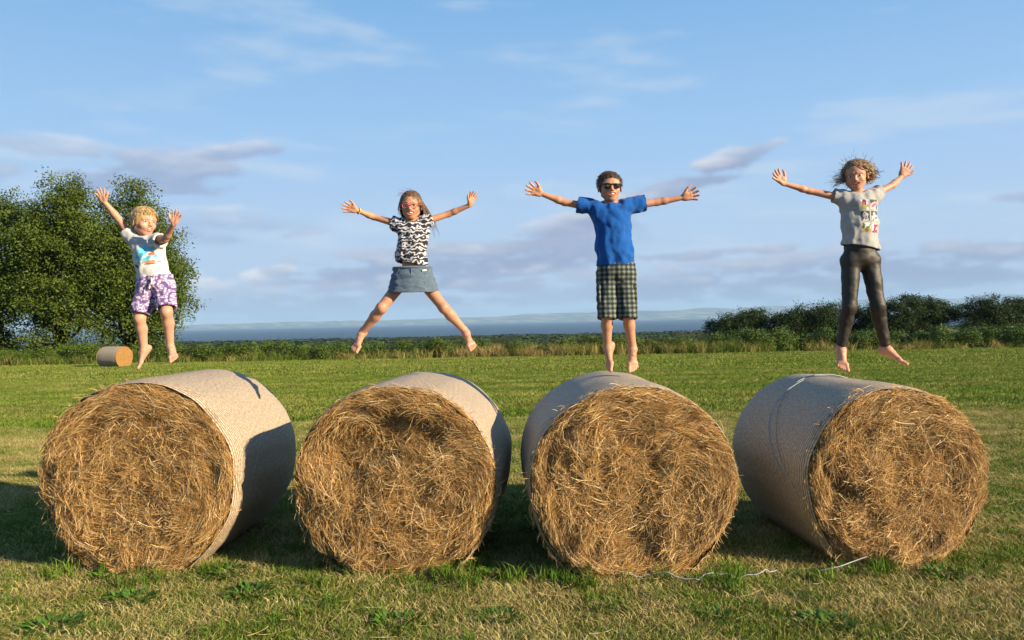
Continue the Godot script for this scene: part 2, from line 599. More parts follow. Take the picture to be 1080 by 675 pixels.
func build_bale(b: Array, label: String, group: String) -> Node3D:
	var t := thing("round_hay_bale", label, "hay bale", b[0] + Vector3(0, ground_y(b[0].x, b[0].z), 0), b[4], group)
	var L: float = b[3]
	# net wrap round the sides
	var st := SurfaceTool.new()
	st.begin(Mesh.PRIMITIVE_TRIANGLES)
	var na := 120
	var nl := 60
	for j in nl + 1:
		var v := float(j) / nl
		var z := -L * 0.5 + v * (L - 0.012)
		var f := 1.0 - 0.035 * pow(absf(v - 0.5) * 2.0, 10.0)
		for i in na + 1:
			var th := TAU * i / na
			var p := bale_rim(th, b, f + 0.016 * noise.get_noise_3d(cos(th) * 90.0, sin(th) * 90.0, z * 40.0 + b[5] * 50.0), b[5])
			st.set_uv(Vector2(th * b[1] / 0.48, z / 0.48))
			st.add_vertex(Vector3(p.x, p.y, z))
	for j in nl:
		for i in na:
			var a := j * (na + 1) + i
			for k in [a, a + na + 1, a + 1, a + 1, a + na + 1, a + na + 2]:
				st.add_index(k)
	st.generate_normals()
	part("net_wrap", st.commit(), M.net, t)
	# the packed hay of each end
	for end in [1.0, -1.0]:
		st = SurfaceTool.new()
		st.begin(Mesh.PRIMITIVE_TRIANGLES)
		var nr := 60
		for j in nr + 1:
			var f := float(j) / nr
			for i in na:
				var p := bale_rim(TAU * i / na, b, f * 0.972, b[5])
				st.set_uv(Vector2(p.x, p.y) / 0.6)
				st.add_vertex(Vector3(p.x, p.y, end * (L * 0.5 - 0.012 + face_depth(p.x, p.y, b) + (0.04 if f < 0.99 else 0.0))))
		for j in nr:
			for i in na:
				var a := j * na + i
				var c := j * na + (i + 1) % na
				var q := [a, c, a + na, c, c + na, a + na] if end > 0.0 else [a, a + na, c, c, a + na, c + na]
				for k in q:
					st.add_index(k)
		st.generate_normals()
		part("hay_end", st.commit(), M.hay, t)
	# loose stalks on the end that shows
	var r := RandomNumberGenerator.new()
	r.seed = b[5] * 101
	for kind in 4:
		var curl: float = [0.25, 0.8, 1.5, -0.7][kind]
		var places := []
		for i in 10000:
			var th := r.randf() * TAU
			var f := sqrt(r.randf()) * 0.955
			var p := bale_rim(th, b, f, b[5])
			var l := r.randf_range(0.05, 0.22) * (1.0 if f < 0.9 else 0.8)
			var swirl := noise.get_noise_3d(p.x * 75.0, p.y * 75.0, b[5] * 13.0 + 500.0)
			var spread := lerpf(1.9, 0.6, ss(0.3, 0.9, f))
			var dir := th + PI / 2 + swirl * 4.5 * lerpf(1.0, 0.3, ss(0.3, 0.9, f)) + r.randfn(0.0, spread * 0.55)
			if p.y < 0.16:
				dir = lerpf(dir, 0.0, 0.3)
			var reach := Vector2(p.x, p.y - b[2]) + Vector2.from_angle(dir) * l * 0.5 * signf(Vector2.from_angle(dir).dot(Vector2(p.x, p.y - b[2])))
			if Vector2(reach.x / b[1], reach.y / b[2]).length() > 0.985:
				dir = th + PI / 2 + r.randfn(0.0, 0.1)
				l *= 0.6
			var basis := Basis(Vector3(0, 0, 1), dir) * Basis(Vector3(0, 1, 0), r.randfn(0.0, 0.28)) * Basis(Vector3(1, 0, 0), r.randf_range(-0.9, 0.9))
			var wide := r.randf_range(0.045, 0.105)
			var z := L * 0.5 + 0.03 + face_depth(p.x, p.y, b) + r.randf_range(-0.028, 0.022)
			if f > 0.93:
				z -= 0.035
			var pos := Vector3(p.x, maxf(p.y, 0.015), z)
			var u := r.randf()
			var col := Color(0.50, 0.295, 0.10)
			if u < 0.26:
				col = Color(0.24, 0.12, 0.036)
			elif u < 0.48:
				col = Color(0.66, 0.45, 0.19)
			elif u < 0.62:
				col = Color(0.78, 0.62, 0.36)
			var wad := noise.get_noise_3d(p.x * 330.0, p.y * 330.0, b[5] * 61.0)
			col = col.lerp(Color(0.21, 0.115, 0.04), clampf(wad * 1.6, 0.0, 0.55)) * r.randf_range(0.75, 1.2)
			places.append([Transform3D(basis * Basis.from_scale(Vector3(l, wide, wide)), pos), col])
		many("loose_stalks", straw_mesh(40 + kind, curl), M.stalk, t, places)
	# wisps that stick out past the rim and hang down at the foot
	var wisps := []
	for i in 260:
		var th := r.randf() * TAU
		if r.randf() < 0.8:
			th = -PI / 2 + r.randfn(0.0, 0.8)
		var p := bale_rim(th, b, 0.985, b[5])
		var l := r.randf_range(0.04, 0.12)
		var dir := th + r.randfn(0.0, 0.9)
		if sin(th) < -0.2:
			dir = -PI / 2 + r.randfn(0.0, 0.6)
		var basis := Basis(Vector3(0, 0, 1), dir) * Basis(Vector3(0, 1, 0), r.randfn(-0.35, 0.3))
		wisps.append([Transform3D(basis * Basis.from_scale(Vector3(l, 0.12, 0.12)), Vector3(p.x, maxf(p.y, 0.03), L * 0.5 - 0.03 + r.randf_range(-0.04, 0.03))), Color(0.58, 0.38, 0.16) * r.randf_range(0.6, 1.2)])
	many("straw_wisps", straw_mesh(55, 0.6), M.stalk, t, wisps)
	return t

func tube(path: PackedVector3Array, radii: PackedFloat32Array, sides := 6) -> ArrayMesh:
	var st := SurfaceTool.new()
	st.begin(Mesh.PRIMITIVE_TRIANGLES)
	var n := path.size()
	for i in n:
		var dir := (path[mini(i + 1, n - 1)] - path[maxi(i - 1, 0)]).normalized()
		var u := dir.cross(Vector3(0.31, 0.95, 0.11) if absf(dir.y) < 0.9 else Vector3(1, 0.1, 0)).normalized()
		var w := dir.cross(u)
		for k in sides:
			var a := TAU * k / sides
			st.add_vertex(path[i] + (u * cos(a) + w * sin(a)) * radii[i])
	for i in n - 1:
		for k in sides:
			var a := i * sides + k
			var b := i * sides + (k + 1) % sides
			for q in [a, a + sides, b, b, a + sides, b + sides]:
				st.add_index(q)
	st.generate_normals()
	return st.commit()

func cord(path: PackedVector3Array, r: float) -> ArrayMesh:
	var curve := Curve3D.new()
	for i in path.size():
		var t: Vector3 = (path[mini(i + 1, path.size() - 1)] - path[maxi(i - 1, 0)]) / 6.0
		curve.add_point(path[i], -t, t)
	curve.bake_interval = 0.03
	var pts := curve.get_baked_points()
	var rr := PackedFloat32Array()
	rr.resize(pts.size())
	rr.fill(r)
	return tube(pts, rr, 5)

func build_bales() -> void:
	var b1 := build_bale(BALES[0], "leftmost big round hay bale, its pale net-wrapped side showing at its right", "row of round hay bales")
	var b2 := build_bale(BALES[1], "second big round hay bale from the left, under the child in a skirt", "row of round hay bales")
	var b3 := build_bale(BALES[2], "third big round hay bale from the left, under the child in a blue t-shirt", "row of round hay bales")
	var b4 := build_bale(BALES[3], "rightmost big round hay bale, its shaded net-wrapped side showing at the left", "row of round hay bales")
	# white net strands come loose round the rightmost bale
	for set_ in [[0.46, 1.0, 3.35, -0.35, 0.1], [0.28, 1.9, 3.2, -0.2, 0.16]]:
		var path := PackedVector3Array()
		for i in 24:
			var u := i / 23.0
			var th: float = lerpf(set_[1], set_[2], u)
			var p := bale_rim(th, BALES[3], 1.012, 14)
			path.append(Vector3(p.x, p.y, lerpf(set_[3], set_[0], u * u) + 0.02 * sin(u * 9.0)))
		part("loose_net_strand", cord(path, 0.0026), M.twine, b4)
	# loose end of net on the turf
	var c := thing("loose_net_twine", "pale blue-white strip of loose net twine on the turf before the third bale", "twine", Vector3(0.5, 0.048, -4.44))
	var pth := PackedVector3Array()
	for i in 26:
		var u := i / 25.0
		pth.append(Vector3(u * 0.98 + 0.012 * sin(u * 31.0), 0.004 + 0.012 * sin(u * 23.0) + 0.008 * sin(u * 57.0), -0.08 + 0.14 * sin(u * 2.7) + 0.02 * sin(u * 17.0)))
	part("twisted_net", cord(pth, 0.003), M.twine, c)
	var c2 := thing("loose_net_twine", "thin pale twine end on the turf at the foot of the rightmost bale", "twine", Vector3(1.72, 0.03, -4.5))
	part("twisted_net", cord(PackedVector3Array([Vector3(0, 0.0, 0), Vector3(0.1, 0.03, 0.03), Vector3(0.2, 0.04, -0.02), Vector3(0.3, 0.06, -0.05)]), 0.003), M.twine, c2)
	# the single bale far off
	var far := [Vector3(-22.7, 0, -45.0), 0.62, 0.58, 1.45, 1.0, 15, 1]
	var t := thing("round_hay_bale", "single small hay bale far off in front of the trees", "hay bale", Vector3(-22.75, ground_y(-22.75, -45.0), -45.0), 1.2)
	var st := SurfaceTool.new()
	st.begin(Mesh.PRIMITIVE_TRIANGLES)
	for j in 9:
		for i in 41:
			var p := bale_rim(TAU * i / 40.0, far, 1.0 - 0.03 * pow(absf(j / 4.0 - 1.0), 6.0), 15)
			st.set_uv(Vector2(TAU * i / 40.0 * 1.3, j * 0.3))
			st.add_vertex(Vector3(p.x, p.y, (j / 8.0 - 0.5) * 1.45))
	for j in 8:
		for i in 40:
			var a := j * 41 + i
			for k in [a, a + 41, a + 1, a + 1, a + 41, a + 42]:
				st.add_index(k)
	st.generate_normals()
	part("net_wrap", st.commit(), M.net, t)
	for end in [1.0, -1.0]:
		st = SurfaceTool.new()
		st.begin(Mesh.PRIMITIVE_TRIANGLES)
		for j in 9:
			for i in 40:
				var p := bale_rim(TAU * i / 40.0, far, j / 8.0 * 0.985, 15)
				st.set_uv(Vector2(p.x, p.y))
				st.add_vertex(Vector3(p.x, p.y, end * (0.725 + 0.03 * noise.get_noise_2d(p.x * 90.0, p.y * 90.0))))
		for j in 8:
			for i in 40:
				var a := j * 40 + i
				var d := j * 40 + (i + 1) % 40
				for k in ([a, d, a + 40, d, d + 40, a + 40] if end > 0.0 else [a, a + 40, d, d, a + 40, d + 40]):
					st.add_index(k)
		st.generate_normals()
		part("hay_end", st.commit(), M.hay, t)

# ---------------------------------------------------------------- trees and hedge
func leaf_spray(n: int, radius: float, size: float, seed_: int) -> ArrayMesh:
	var r := RandomNumberGenerator.new()
	r.seed = seed_
	var st := SurfaceTool.new()
	st.begin(Mesh.PRIMITIVE_TRIANGLES)
	st.set_smooth_group(-1)
	for k in n:
		var p := Vector3(clampf(r.randfn(), -1.6, 1.6), clampf(r.randfn(), -1.6, 1.6) * 0.7, clampf(r.randfn(), -1.6, 1.6)) * radius * 0.5
		var dir := Vector3(r.randf_range(-1, 1), r.randf_range(-0.9, 0.5), r.randf_range(-1, 1)).normalized()
		var side := dir.cross(Vector3(r.randf_range(-1, 1), 1.0, r.randf_range(-1, 1))).normalized()
		var l := size * r.randf_range(0.7, 1.3)
		var up := dir.cross(side) * l * 0.12
		var t := r.randf_range(0.75, 1.25)
		st.set_color(Color(t, t, t))
		var a := p - dir * l * 0.5
		var b := p + dir * l * 0.5
		for v in [a, p + side * l * 0.3 + up, b, a, b, p - side * l * 0.3 + up]:
			st.add_vertex(v)
	st.generate_normals()
	return st.commit()

# one mesh of many leaf sprays
func leaf_mass(spray: ArrayMesh, places: Array) -> ArrayMesh:
	var src := spray.surface_get_arrays(0)
	var sv: PackedVector3Array = src[Mesh.ARRAY_VERTEX]
	var sn: PackedVector3Array = src[Mesh.ARRAY_NORMAL]
	var sc: PackedColorArray = src[Mesh.ARRAY_COLOR]
	var si = src[Mesh.ARRAY_INDEX]
	if si != null and si.size():
		var v2 := PackedVector3Array()
		var n2 := PackedVector3Array()
		var c2 := PackedColorArray()
		for i in si:
			v2.append(sv[i])
			n2.append(sn[i])
			c2.append(sc[i])
		sv = v2
		sn = n2
		sc = c2
	var v := PackedVector3Array()
	var n := PackedVector3Array()
	var c := PackedColorArray()
	for p in places:
		var t: Transform3D = p[0]
		v.append_array(t * sv)
		n.append_array(Transform3D(t.basis.orthonormalized(), Vector3.ZERO) * sn)
		for k in sc:
			c.append(k * p[1])
	var a := []
	a.resize(Mesh.ARRAY_MAX)
	a[Mesh.ARRAY_VERTEX] = v
	a[Mesh.ARRAY_NORMAL] = n
	a[Mesh.ARRAY_COLOR] = c
	var m := ArrayMesh.new()
	m.add_surface_from_arrays(Mesh.PRIMITIVE_TRIANGLES, a)
	return m

func limb(from: Vector3, to: Vector3, r0: float, r1: float, bend: float, r: RandomNumberGenerator) -> Array:
	var pts := PackedVector3Array()
	var rad := PackedFloat32Array()
	var off := Vector3(r.randfn(), 0.3 * r.randfn(), r.randfn()) * bend
	for i in 6:
		var u := i / 5.0
		pts.append(from.lerp(to, u) + off * sin(u * PI) + Vector3(0, bend * 0.5 * u * (1.0 - u), 0))
		rad.append(lerpf(r0, r1, u))
	return [pts, rad]

# crown: list of [centre, radius]; leaves gather in clumps near the surface of each lobe
func build_tree(called: String, label: String, category: String, at: Vector3, height: float, trunk_h: float, lobes: Array, spray: ArrayMesh, count: int, clump: float, tone: Color, tone2: Color, group: String, seed_: int, trunk_r: float, stems := 1) -> Node3D:
	var t := thing(called, label, category, at, 0.0, group)
	var r := RandomNumberGenerator.new()
	r.seed = seed_
	var st := SurfaceTool.new()
	st.begin(Mesh.PRIMITIVE_TRIANGLES)
	for s in stems:
		var foot := Vector3(r.randfn() * 0.3 * (stems - 1), -0.2, r.randfn() * 0.3 * (stems - 1))
		var top := Vector3(foot.x * 2.0 + r.randfn() * 0.4, height * 0.72, r.randfn() * 0.4)
		var l := limb(foot, top, trunk_r, trunk_r * 0.25, height * 0.03, r)
		st.append_from(tube(l[0], l[1], 8), 0, Transform3D())
		for lobe in lobes:
			var u := clampf((lobe[0].y - lobe[1] * 0.8 - 0.1 * height) / (height * 0.72), 0.12, 0.9)
			var a := foot.lerp(top, u)
			var br := limb(a, lobe[0], trunk_r * 0.45 * (1.1 - u), 0.03, height * 0.03, r)
			st.append_from(tube(br[0], br[1], 6), 0, Transform3D())
	part("trunk", st.commit(), M.bark, t)
	var places := []
	var vol := 0.0
	for lobe in lobes:
		vol += lobe[1] * lobe[1]
	for lobe in lobes:
		var rad: float = lobe[1]
		var n := int(count * rad * rad / vol)
		var nc := maxi(5, int(9.0 * rad / clump))
		var centres := []
		for i in nc:
			var dir := Vector3(r.randfn(), r.randfn(), r.randfn()).normalized()
			centres.append([lobe[0] + dir * Vector3(1, 0.85, 1) * rad * pow(r.randf(), 0.4), r.randf_range(0.45, 1.2) * clump])
		for i in n:
			var ce: Array = centres[r.randi() % nc]
			var p: Vector3 = ce[0] + Vector3(clampf(r.randfn(), -1.7, 1.7), clampf(r.randfn(), -1.7, 1.7) * 0.6, clampf(r.randfn(), -1.7, 1.7)) * ce[1] * 0.55
			var col: Color = tone.lerp(tone2, r.randf())
			var b := Basis.from_euler(Vector3(r.randf_range(-0.5, 0.5), r.randf() * TAU, r.randf_range(-0.5, 0.5))).scaled(Vector3.ONE * r.randf_range(0.7, 1.25))
			places.append([Transform3D(b, p), col])
	part("crown", leaf_mass(spray, places), M.leaf, t)
	return t

func build_trees() -> void:
	var spray := leaf_spray(12, 0.55, 0.2, 61)
	var spray_s := leaf_spray(14, 0.42, 0.13, 62)
	var g1 := Color(0.062, 0.10, 0.014)
	var g2 := Color(0.09, 0.125, 0.018)
	var gr := "big broad-leaved trees at the left field edge"
	var lobes_a := [[Vector3(0.2, 11.4, 0.3), 2.2], [Vector3(-1.4, 1.3, 0.5), 1.1], [Vector3(1.3, 1.2, 0.4), 1.0], [Vector3(0.6, 10.0, 0.6), 2.0], [Vector3(-2.0, 8.9, 0.6), 2.3], [Vector3(2.1, 8.7, 0.4), 2.3], [Vector3(0.2, 7.6, 1.4), 2.3], [Vector3(-2.4, 5.6, 0.3), 2.1], [Vector3(2.2, 5.4, 0.6), 2.1], [Vector3(0.0, 4.6, 1.2), 1.8], [Vector3(0, 8.0, -1.8), 2.2], [Vector3(-1.2, 3.2, 0.6), 1.1], [Vector3(1.9, 3.0, 0.3), 1.2]]
	build_tree("broadleaf_tree", "tall leafy tree with a bare forked trunk, left of the small blond child", "tree", Vector3(-32.2, ground_y(-32.2, -56.0), -56.0), 13.9, 3.0, lobes_a, spray, 3800, 1.25, g1, g2, gr, 71, 0.24, 2)
	var lobes_b := [[Vector3(-0.6, 10.9, 0.0), 2.2], [Vector3(1.6, 9.2, 0.4), 1.9], [Vector3(-2.2, 8.6, 0.4), 2.2], [Vector3(0.2, 7.2, 1.4), 2.3], [Vector3(2.9, 6.7, 0.2), 1.5], [Vector3(-2.1, 5.6, 0.6), 2.1], [Vector3(2.4, 5.2, 0.7), 1.9], [Vector3(0.3, 4.4, 1.1), 2.0], [Vector3(2.9, 4.4, 0.0), 1.3], [Vector3(-0.5, 1.3, 0.6), 1.3], [Vector3(1.6, 1.2, 0.4), 1.1], [Vector3(-1.6, 2.8, 0.4), 1.4], [Vector3(1.7, 2.6, 0.3), 1.5], [Vector3(0, 7.6, -1.8), 2.3], [Vector3(2.7, 3.4, 0.2), 1.0]]
	build_tree("broadleaf_tree", "dense dark leafy tree directly behind the small blond child", "tree", Vector3(-27.6, ground_y(-27.6, -57.5), -57.5), 13.0, 2.0, lobes_b, spray, 4300, 1.25, g1, g2, gr, 72, 0.26, 2)
	var lobes_c := [[Vector3(0, 10.8, 0.2), 2.3], [Vector3(0.4, 1.4, 0.5), 1.2], [Vector3(1.9, 8.6, 0.3), 2.1], [Vector3(-2.0, 8.4, 0.2), 2.1], [Vector3(0.3, 7.0, 1.3), 2.2], [Vector3(2.2, 5.8, 0.5), 2.0], [Vector3(-1.8, 5.4, 0.6), 2.0], [Vector3(0.8, 4.2, 0.9), 1.6]]
	build_tree("broadleaf_tree", "leafy tree cut off by the left edge of the picture", "tree", Vector3(-37.4, ground_y(-37.4, -57.0), -57.0), 12.6, 3.0, lobes_c, spray, 3500, 1.25, g1, g2, gr, 73, 0.24, 2)
	build_tree("broadleaf_tree", "leafy tree half hidden in the gap between the two tall trees", "tree", Vector3(-29.6, ground_y(-29.6, -61.5), -61.5), 12.2, 2.0, [[Vector3(0, 9.3, 0), 2.4], [Vector3(-1.6, 7.0, 0), 2.3], [Vector3(1.6, 6.8, 0), 2.3], [Vector3(0, 4.6, 0), 2.2], [Vector3(1.4, 3.0, 0), 1.6]], spray, 3200, 1.0, g1, g2, gr, 74, 0.2, 2)
	build_tree("broadleaf_tree", "leafy tree half hidden behind the leftmost tree", "tree", Vector3(-35.4, ground_y(-35.4, -62.5), -62.5), 12.2, 2.0, [[Vector3(0, 9.0, 0), 2.4], [Vector3(-1.6, 6.8, 0), 2.3], [Vector3(1.6, 6.6, 0), 2.3], [Vector3(0, 4.4, 0), 2.2]], spray, 2600, 1.0, g1, g2, gr, 75, 0.2, 2)
	# dark scrub trees behind the right end of the hedge
	var r := RandomNumberGenerator.new()
	r.seed = 5
	var d1 := Color(0.022, 0.042, 0.009)
	var d2 := Color(0.034, 0.056, 0.012)
	var tops := [[21.2, 2.7], [23.8, 2.9], [26.4, 3.2], [29.0, 3.3], [31.8, 3.4], [34.6, 3.6], [37.6, 4.1], [40.6, 4.0], [43.6, 3.6], [46.6, 3.5], [49.8, 3.5], [53.2, 3.4]]
	var names := ["leftmost low scrub tree of the dark clump on the right, standing alone against the sea", "dark scrub tree second from the left end of the right-hand clump", "dark scrub tree left of the legs of the child in leggings", "dark scrub tree just left of the child in leggings, behind the hedge", "dark scrub tree behind the shins of the child in leggings", "dark scrub tree between the feet of the child in leggings", "tallest dark scrub tree, just right of the child in leggings", "round dark scrub tree right of the tallest one", "dark scrub tree above the far right bale's middle", "dark scrub tree above the far right bale's right rim", "dark scrub tree near the right edge of the picture", "dark scrub tree cut off by the right edge of the picture"]
	for i in tops.size():
		var x: float = tops[i][0]
		var h: float = tops[i][1] + 0.55
		var z := -74.0 - 2.0 * sin(i * 2.1)
		var lobes := []
		for k in 10:
			lobes.append([Vector3(r.randf_range(-2.3, 2.3), h * r.randf_range(0.25, 0.72), r.randf_range(-0.6, 1.0)), r.randf_range(0.85, 1.25)])
		lobes.append([Vector3(r.randf_range(-0.5, 0.5), h - 0.9, 0.3), 1.05])
		build_tree("scrub_tree", names[i], "tree", Vector3(x, ground_y(x, z), z), h, 1.0, lobes, spray_s, 2000, 0.6, d1, d2, "dark scrub trees behind the hedge", 80 + i, 0.1, 2)

func build_hedge() -> void:
	var spray := leaf_spray(12, 0.3, 0.1, 63)
	var r := RandomNumberGenerator.new()
	r.seed = 9
	# a few shrub shapes, then copies along the field edge
	var kinds := []
	for k in 5:
		var places := []
		for lobe in 7:
			var c := Vector3(r.randf_range(-0.85, 0.85), r.randf_range(0.3, 0.85), r.randf_range(-0.4, 0.4))
			var rad := r.randf_range(0.32, 0.6)
			for i in 75:
				var dir := Vector3(r.randfn(), r.randfn(), r.randfn()).normalized()
				var p := c + dir * rad * pow(r.randf(), 0.45)
				p.y = maxf(p.y, 0.03)
				var col := Color(0.065, 0.115, 0.017).lerp(Color(0.10, 0.145, 0.025), r.randf())
				places.append([Transform3D(Basis.from_euler(Vector3(r.randf_range(-0.6, 0.6), r.randf() * TAU, 0)).scaled(Vector3.ONE * r.randf_range(0.7, 1.2)), p), col])
		kinds.append(places)
	var st := SurfaceTool.new()
	st.begin(Mesh.PRIMITIVE_TRIANGLES)
	for s in 5:
		var l := limb(Vector3(s * 0.1 - 0.2, -0.1, 0), Vector3((s - 2) * 0.4, 0.8, 0.1 * s - 0.2), 0.03, 0.01, 0.1, r)
		st.append_from(tube(l[0], l[1], 5), 0, Transform3D())
	var stems := st.commit()
	var protos := []
	var x := -46.0
	var n := 0
	while x < 46.0:
		var kx := n % 5
		var right := ss(12.0, 17.0, x)
		var z := -52.3 + 0.5 * sin(x * 0.9) - 1.0 * right
		var label := "low green shrub in the field edge hedge left of the child in the blue t-shirt"
		if x > 15.5:
			label = "bushy green shrub in the field edge hedge before the dark scrub trees"
		elif x > 5.5:
			label = "low green shrub poking through tall grass right of the child in the blue t-shirt"
		elif x < -22.0:
			label = "low shrub in the undergrowth beneath the big left trees"
		var t := thing("hedge_shrub", label, "shrub", Vector3(x, ground_y(x, z) - 0.02, z), r.randf() * TAU, "shrubs along the field edge: " + label)
		var s := r.randf_range(0.8, 1.2)
		if right > 0.5:
			s = r.randf_range(1.0, 1.3)
		t.scale = Vector3(s * 1.15, s * (1.0 if right > 0.5 else 0.92), s)
		part("stems", stems, M.bark, t)
		if protos.size() <= kx:
			protos.append(leaf_mass(spray, kinds[kx]))
		part("foliage", protos[kx], M.leaf, t)
		n += 1
		x += r.randf_range(1.15, 1.6) * (1.0 if right < 0.5 else 1.25)
	# tall uncut grass along the edge
	var clump := blades(46, 0.34, 0.2, 1.0, 0.022, 0.8, 64)
	var places := []
	for i in 2600:
		var gx := r.randf_range(-46.0, 46.0)
		var amount := 0.35 + 0.65 * ss(-6.0, -2.0, gx) * ss(17.0, 13.0, gx) + 0.5 * ss(-24.0, -30.0, gx)
		if gx > 17.0:
			amount = 0.14
		if r.randf() > amount * (0.75 + 0.6 * noise.get_noise_2d(gx * 12.0, 3.0)):
			continue
		var gz := -51.2 + r.randf_range(-1.4, 0.9) + 0.35 * sin(gx * 0.6)
		var gold := clampf(0.5 + 1.2 * noise.get_noise_2d(gx * 9.0, gz * 9.0) + 0.25 * r.randfn(), 0.0, 1.0)
		var col := Color(0.10, 0.15, 0.025).lerp(Color(0.34, 0.27, 0.105), gold * (1.0 if gx > -5.0 else 0.55))
		var h := r.randf_range(0.45, 1.15) * (0.85 if gx < -6.0 else 1.05)
		places.append([Transform3D(Basis(Vector3.UP, r.randf() * TAU).scaled(Vector3(1, h, 1)), Vector3(gx, ground_y(gx, gz) - 0.02, gz)), col * r.randf_range(0.8, 1.2)])
	var tg := many("tall_grass", clump, M.tall, self, places)
	tg.set_meta("label", "tall dry uncut grass along the far edge of the field")
	tg.set_meta("category", "grass")
	# far hedgerows and copses down towards the sea
	var dots := []
	var far_spray := leaf_spray(40, 3.4, 1.5, 66)
	for row in [[-150.0, 7.0, 0.55], [-260.0, 8.0, 0.8], [-420.0, 9.0, 1.1], [-640.0, 9.0, 1.5], [-900.0, 10.0, 2.0]]:
		for i in 260:
			var fx: float = r.randf_range(-0.75, 0.75) * -row[0]
			if noise.get_noise_2d(fx * 600.0 / -row[0], row[0]) < -0.1:
				continue
			var fz: float = row[0] + r.randf_range(-0.08, 0.08) * row[0] + fx * 0.1
			var s: float = row[2] * r.randf_range(0.5, 1.0)
			dots.append([Transform3D(Basis(Vector3.UP, r.randf() * TAU).scaled(Vector3(s * 1.6, s * 0.6, s * 1.6)), Vector3(fx, ground_y(fx, fz) + 0.2 * s, fz)), Color(0.04, 0.065, 0.018) * r.randf_range(0.7, 1.3)])
	var far := many("distant_hedgerows", far_spray, M.leaf, self, dots)
	far.set_meta("label", "dark far-off hedgerows on the land between the field and the sea")
	far.set_meta("category", "hedgerow")

# ---------------------------------------------------------------- sea and far coast
func build_distance() -> void:
	var st := SurfaceTool.new()
	st.begin(Mesh.PRIMITIVE_TRIANGLES)
	for j in 9:
		for i in 9:
			st.set_uv(Vector2((i - 4) * 6500.0, j * 2600.0) / 170.0)
			st.add_vertex(Vector3((i - 4) * 6500.0, -48.0, -1400.0 - j * 2600.0))
	for j in 8:
		for i in 8:
			var a := j * 9 + i
			for k in [a, a + 9, a + 1, a + 1, a + 9, a + 10]:
				st.add_index(k)
	st.generate_normals()
	part("sea", st.commit(), M.sea, self, "structure")
	st = SurfaceTool.new()
	st.begin(Mesh.PRIMITIVE_TRIANGLES)
	var nx := 220
	var nzz := 14
	for j in nzz + 1:
		var v := float(j) / nzz
		for i in nx + 1:
			var x := lerpf(-21000.0, 21000.0, float(i) / nx)
			var px := 540.0 + x * 830.0 / 17500.0
			var h := 70.0 + 75.0 * ss(420.0, 640.0, px) + 130.0 * ss(700.0, 1080.0, px) - 30.0 * ss(240.0, 80.0, px)
			h *= 1.2 + 0.28 * noise.get_noise_1d(x * 0.035) + 0.12 * noise.get_noise_1d(x * 0.12 + 500.0)
			var rise := ss(0.0, 0.75, v) * (0.72 + 0.28 * v) + 0.1 * noise.get_noise_2d(x * 0.05, v * 90.0) * ss(0.0, 0.3, v)
			var z := -16500.0 - 3600.0 * v - 500.0 * noise.get_noise_1d(x * 0.03 + 90.0)
			var n := noise.get_noise_2d(x * 0.14, z * 0.1)
			st.set_color(Color(0.06, 0.075, 0.04).lerp(Color(0.26, 0.25, 0.16), ss(-0.05, 0.3, n)))
			st.add_vertex(Vector3(x, -52.0 + (h + 48.0) * rise, z))
	for j in nzz:
		for i in nx:
			var a := j * (nx + 1) + i
			for k in [a, a + nx + 1, a + 1, a + 1, a + nx + 1, a + nx + 2]:
				st.add_index(k)
	st.generate_normals()
	part("far_coast_hills", st.commit(), M.hills, self, "structure")

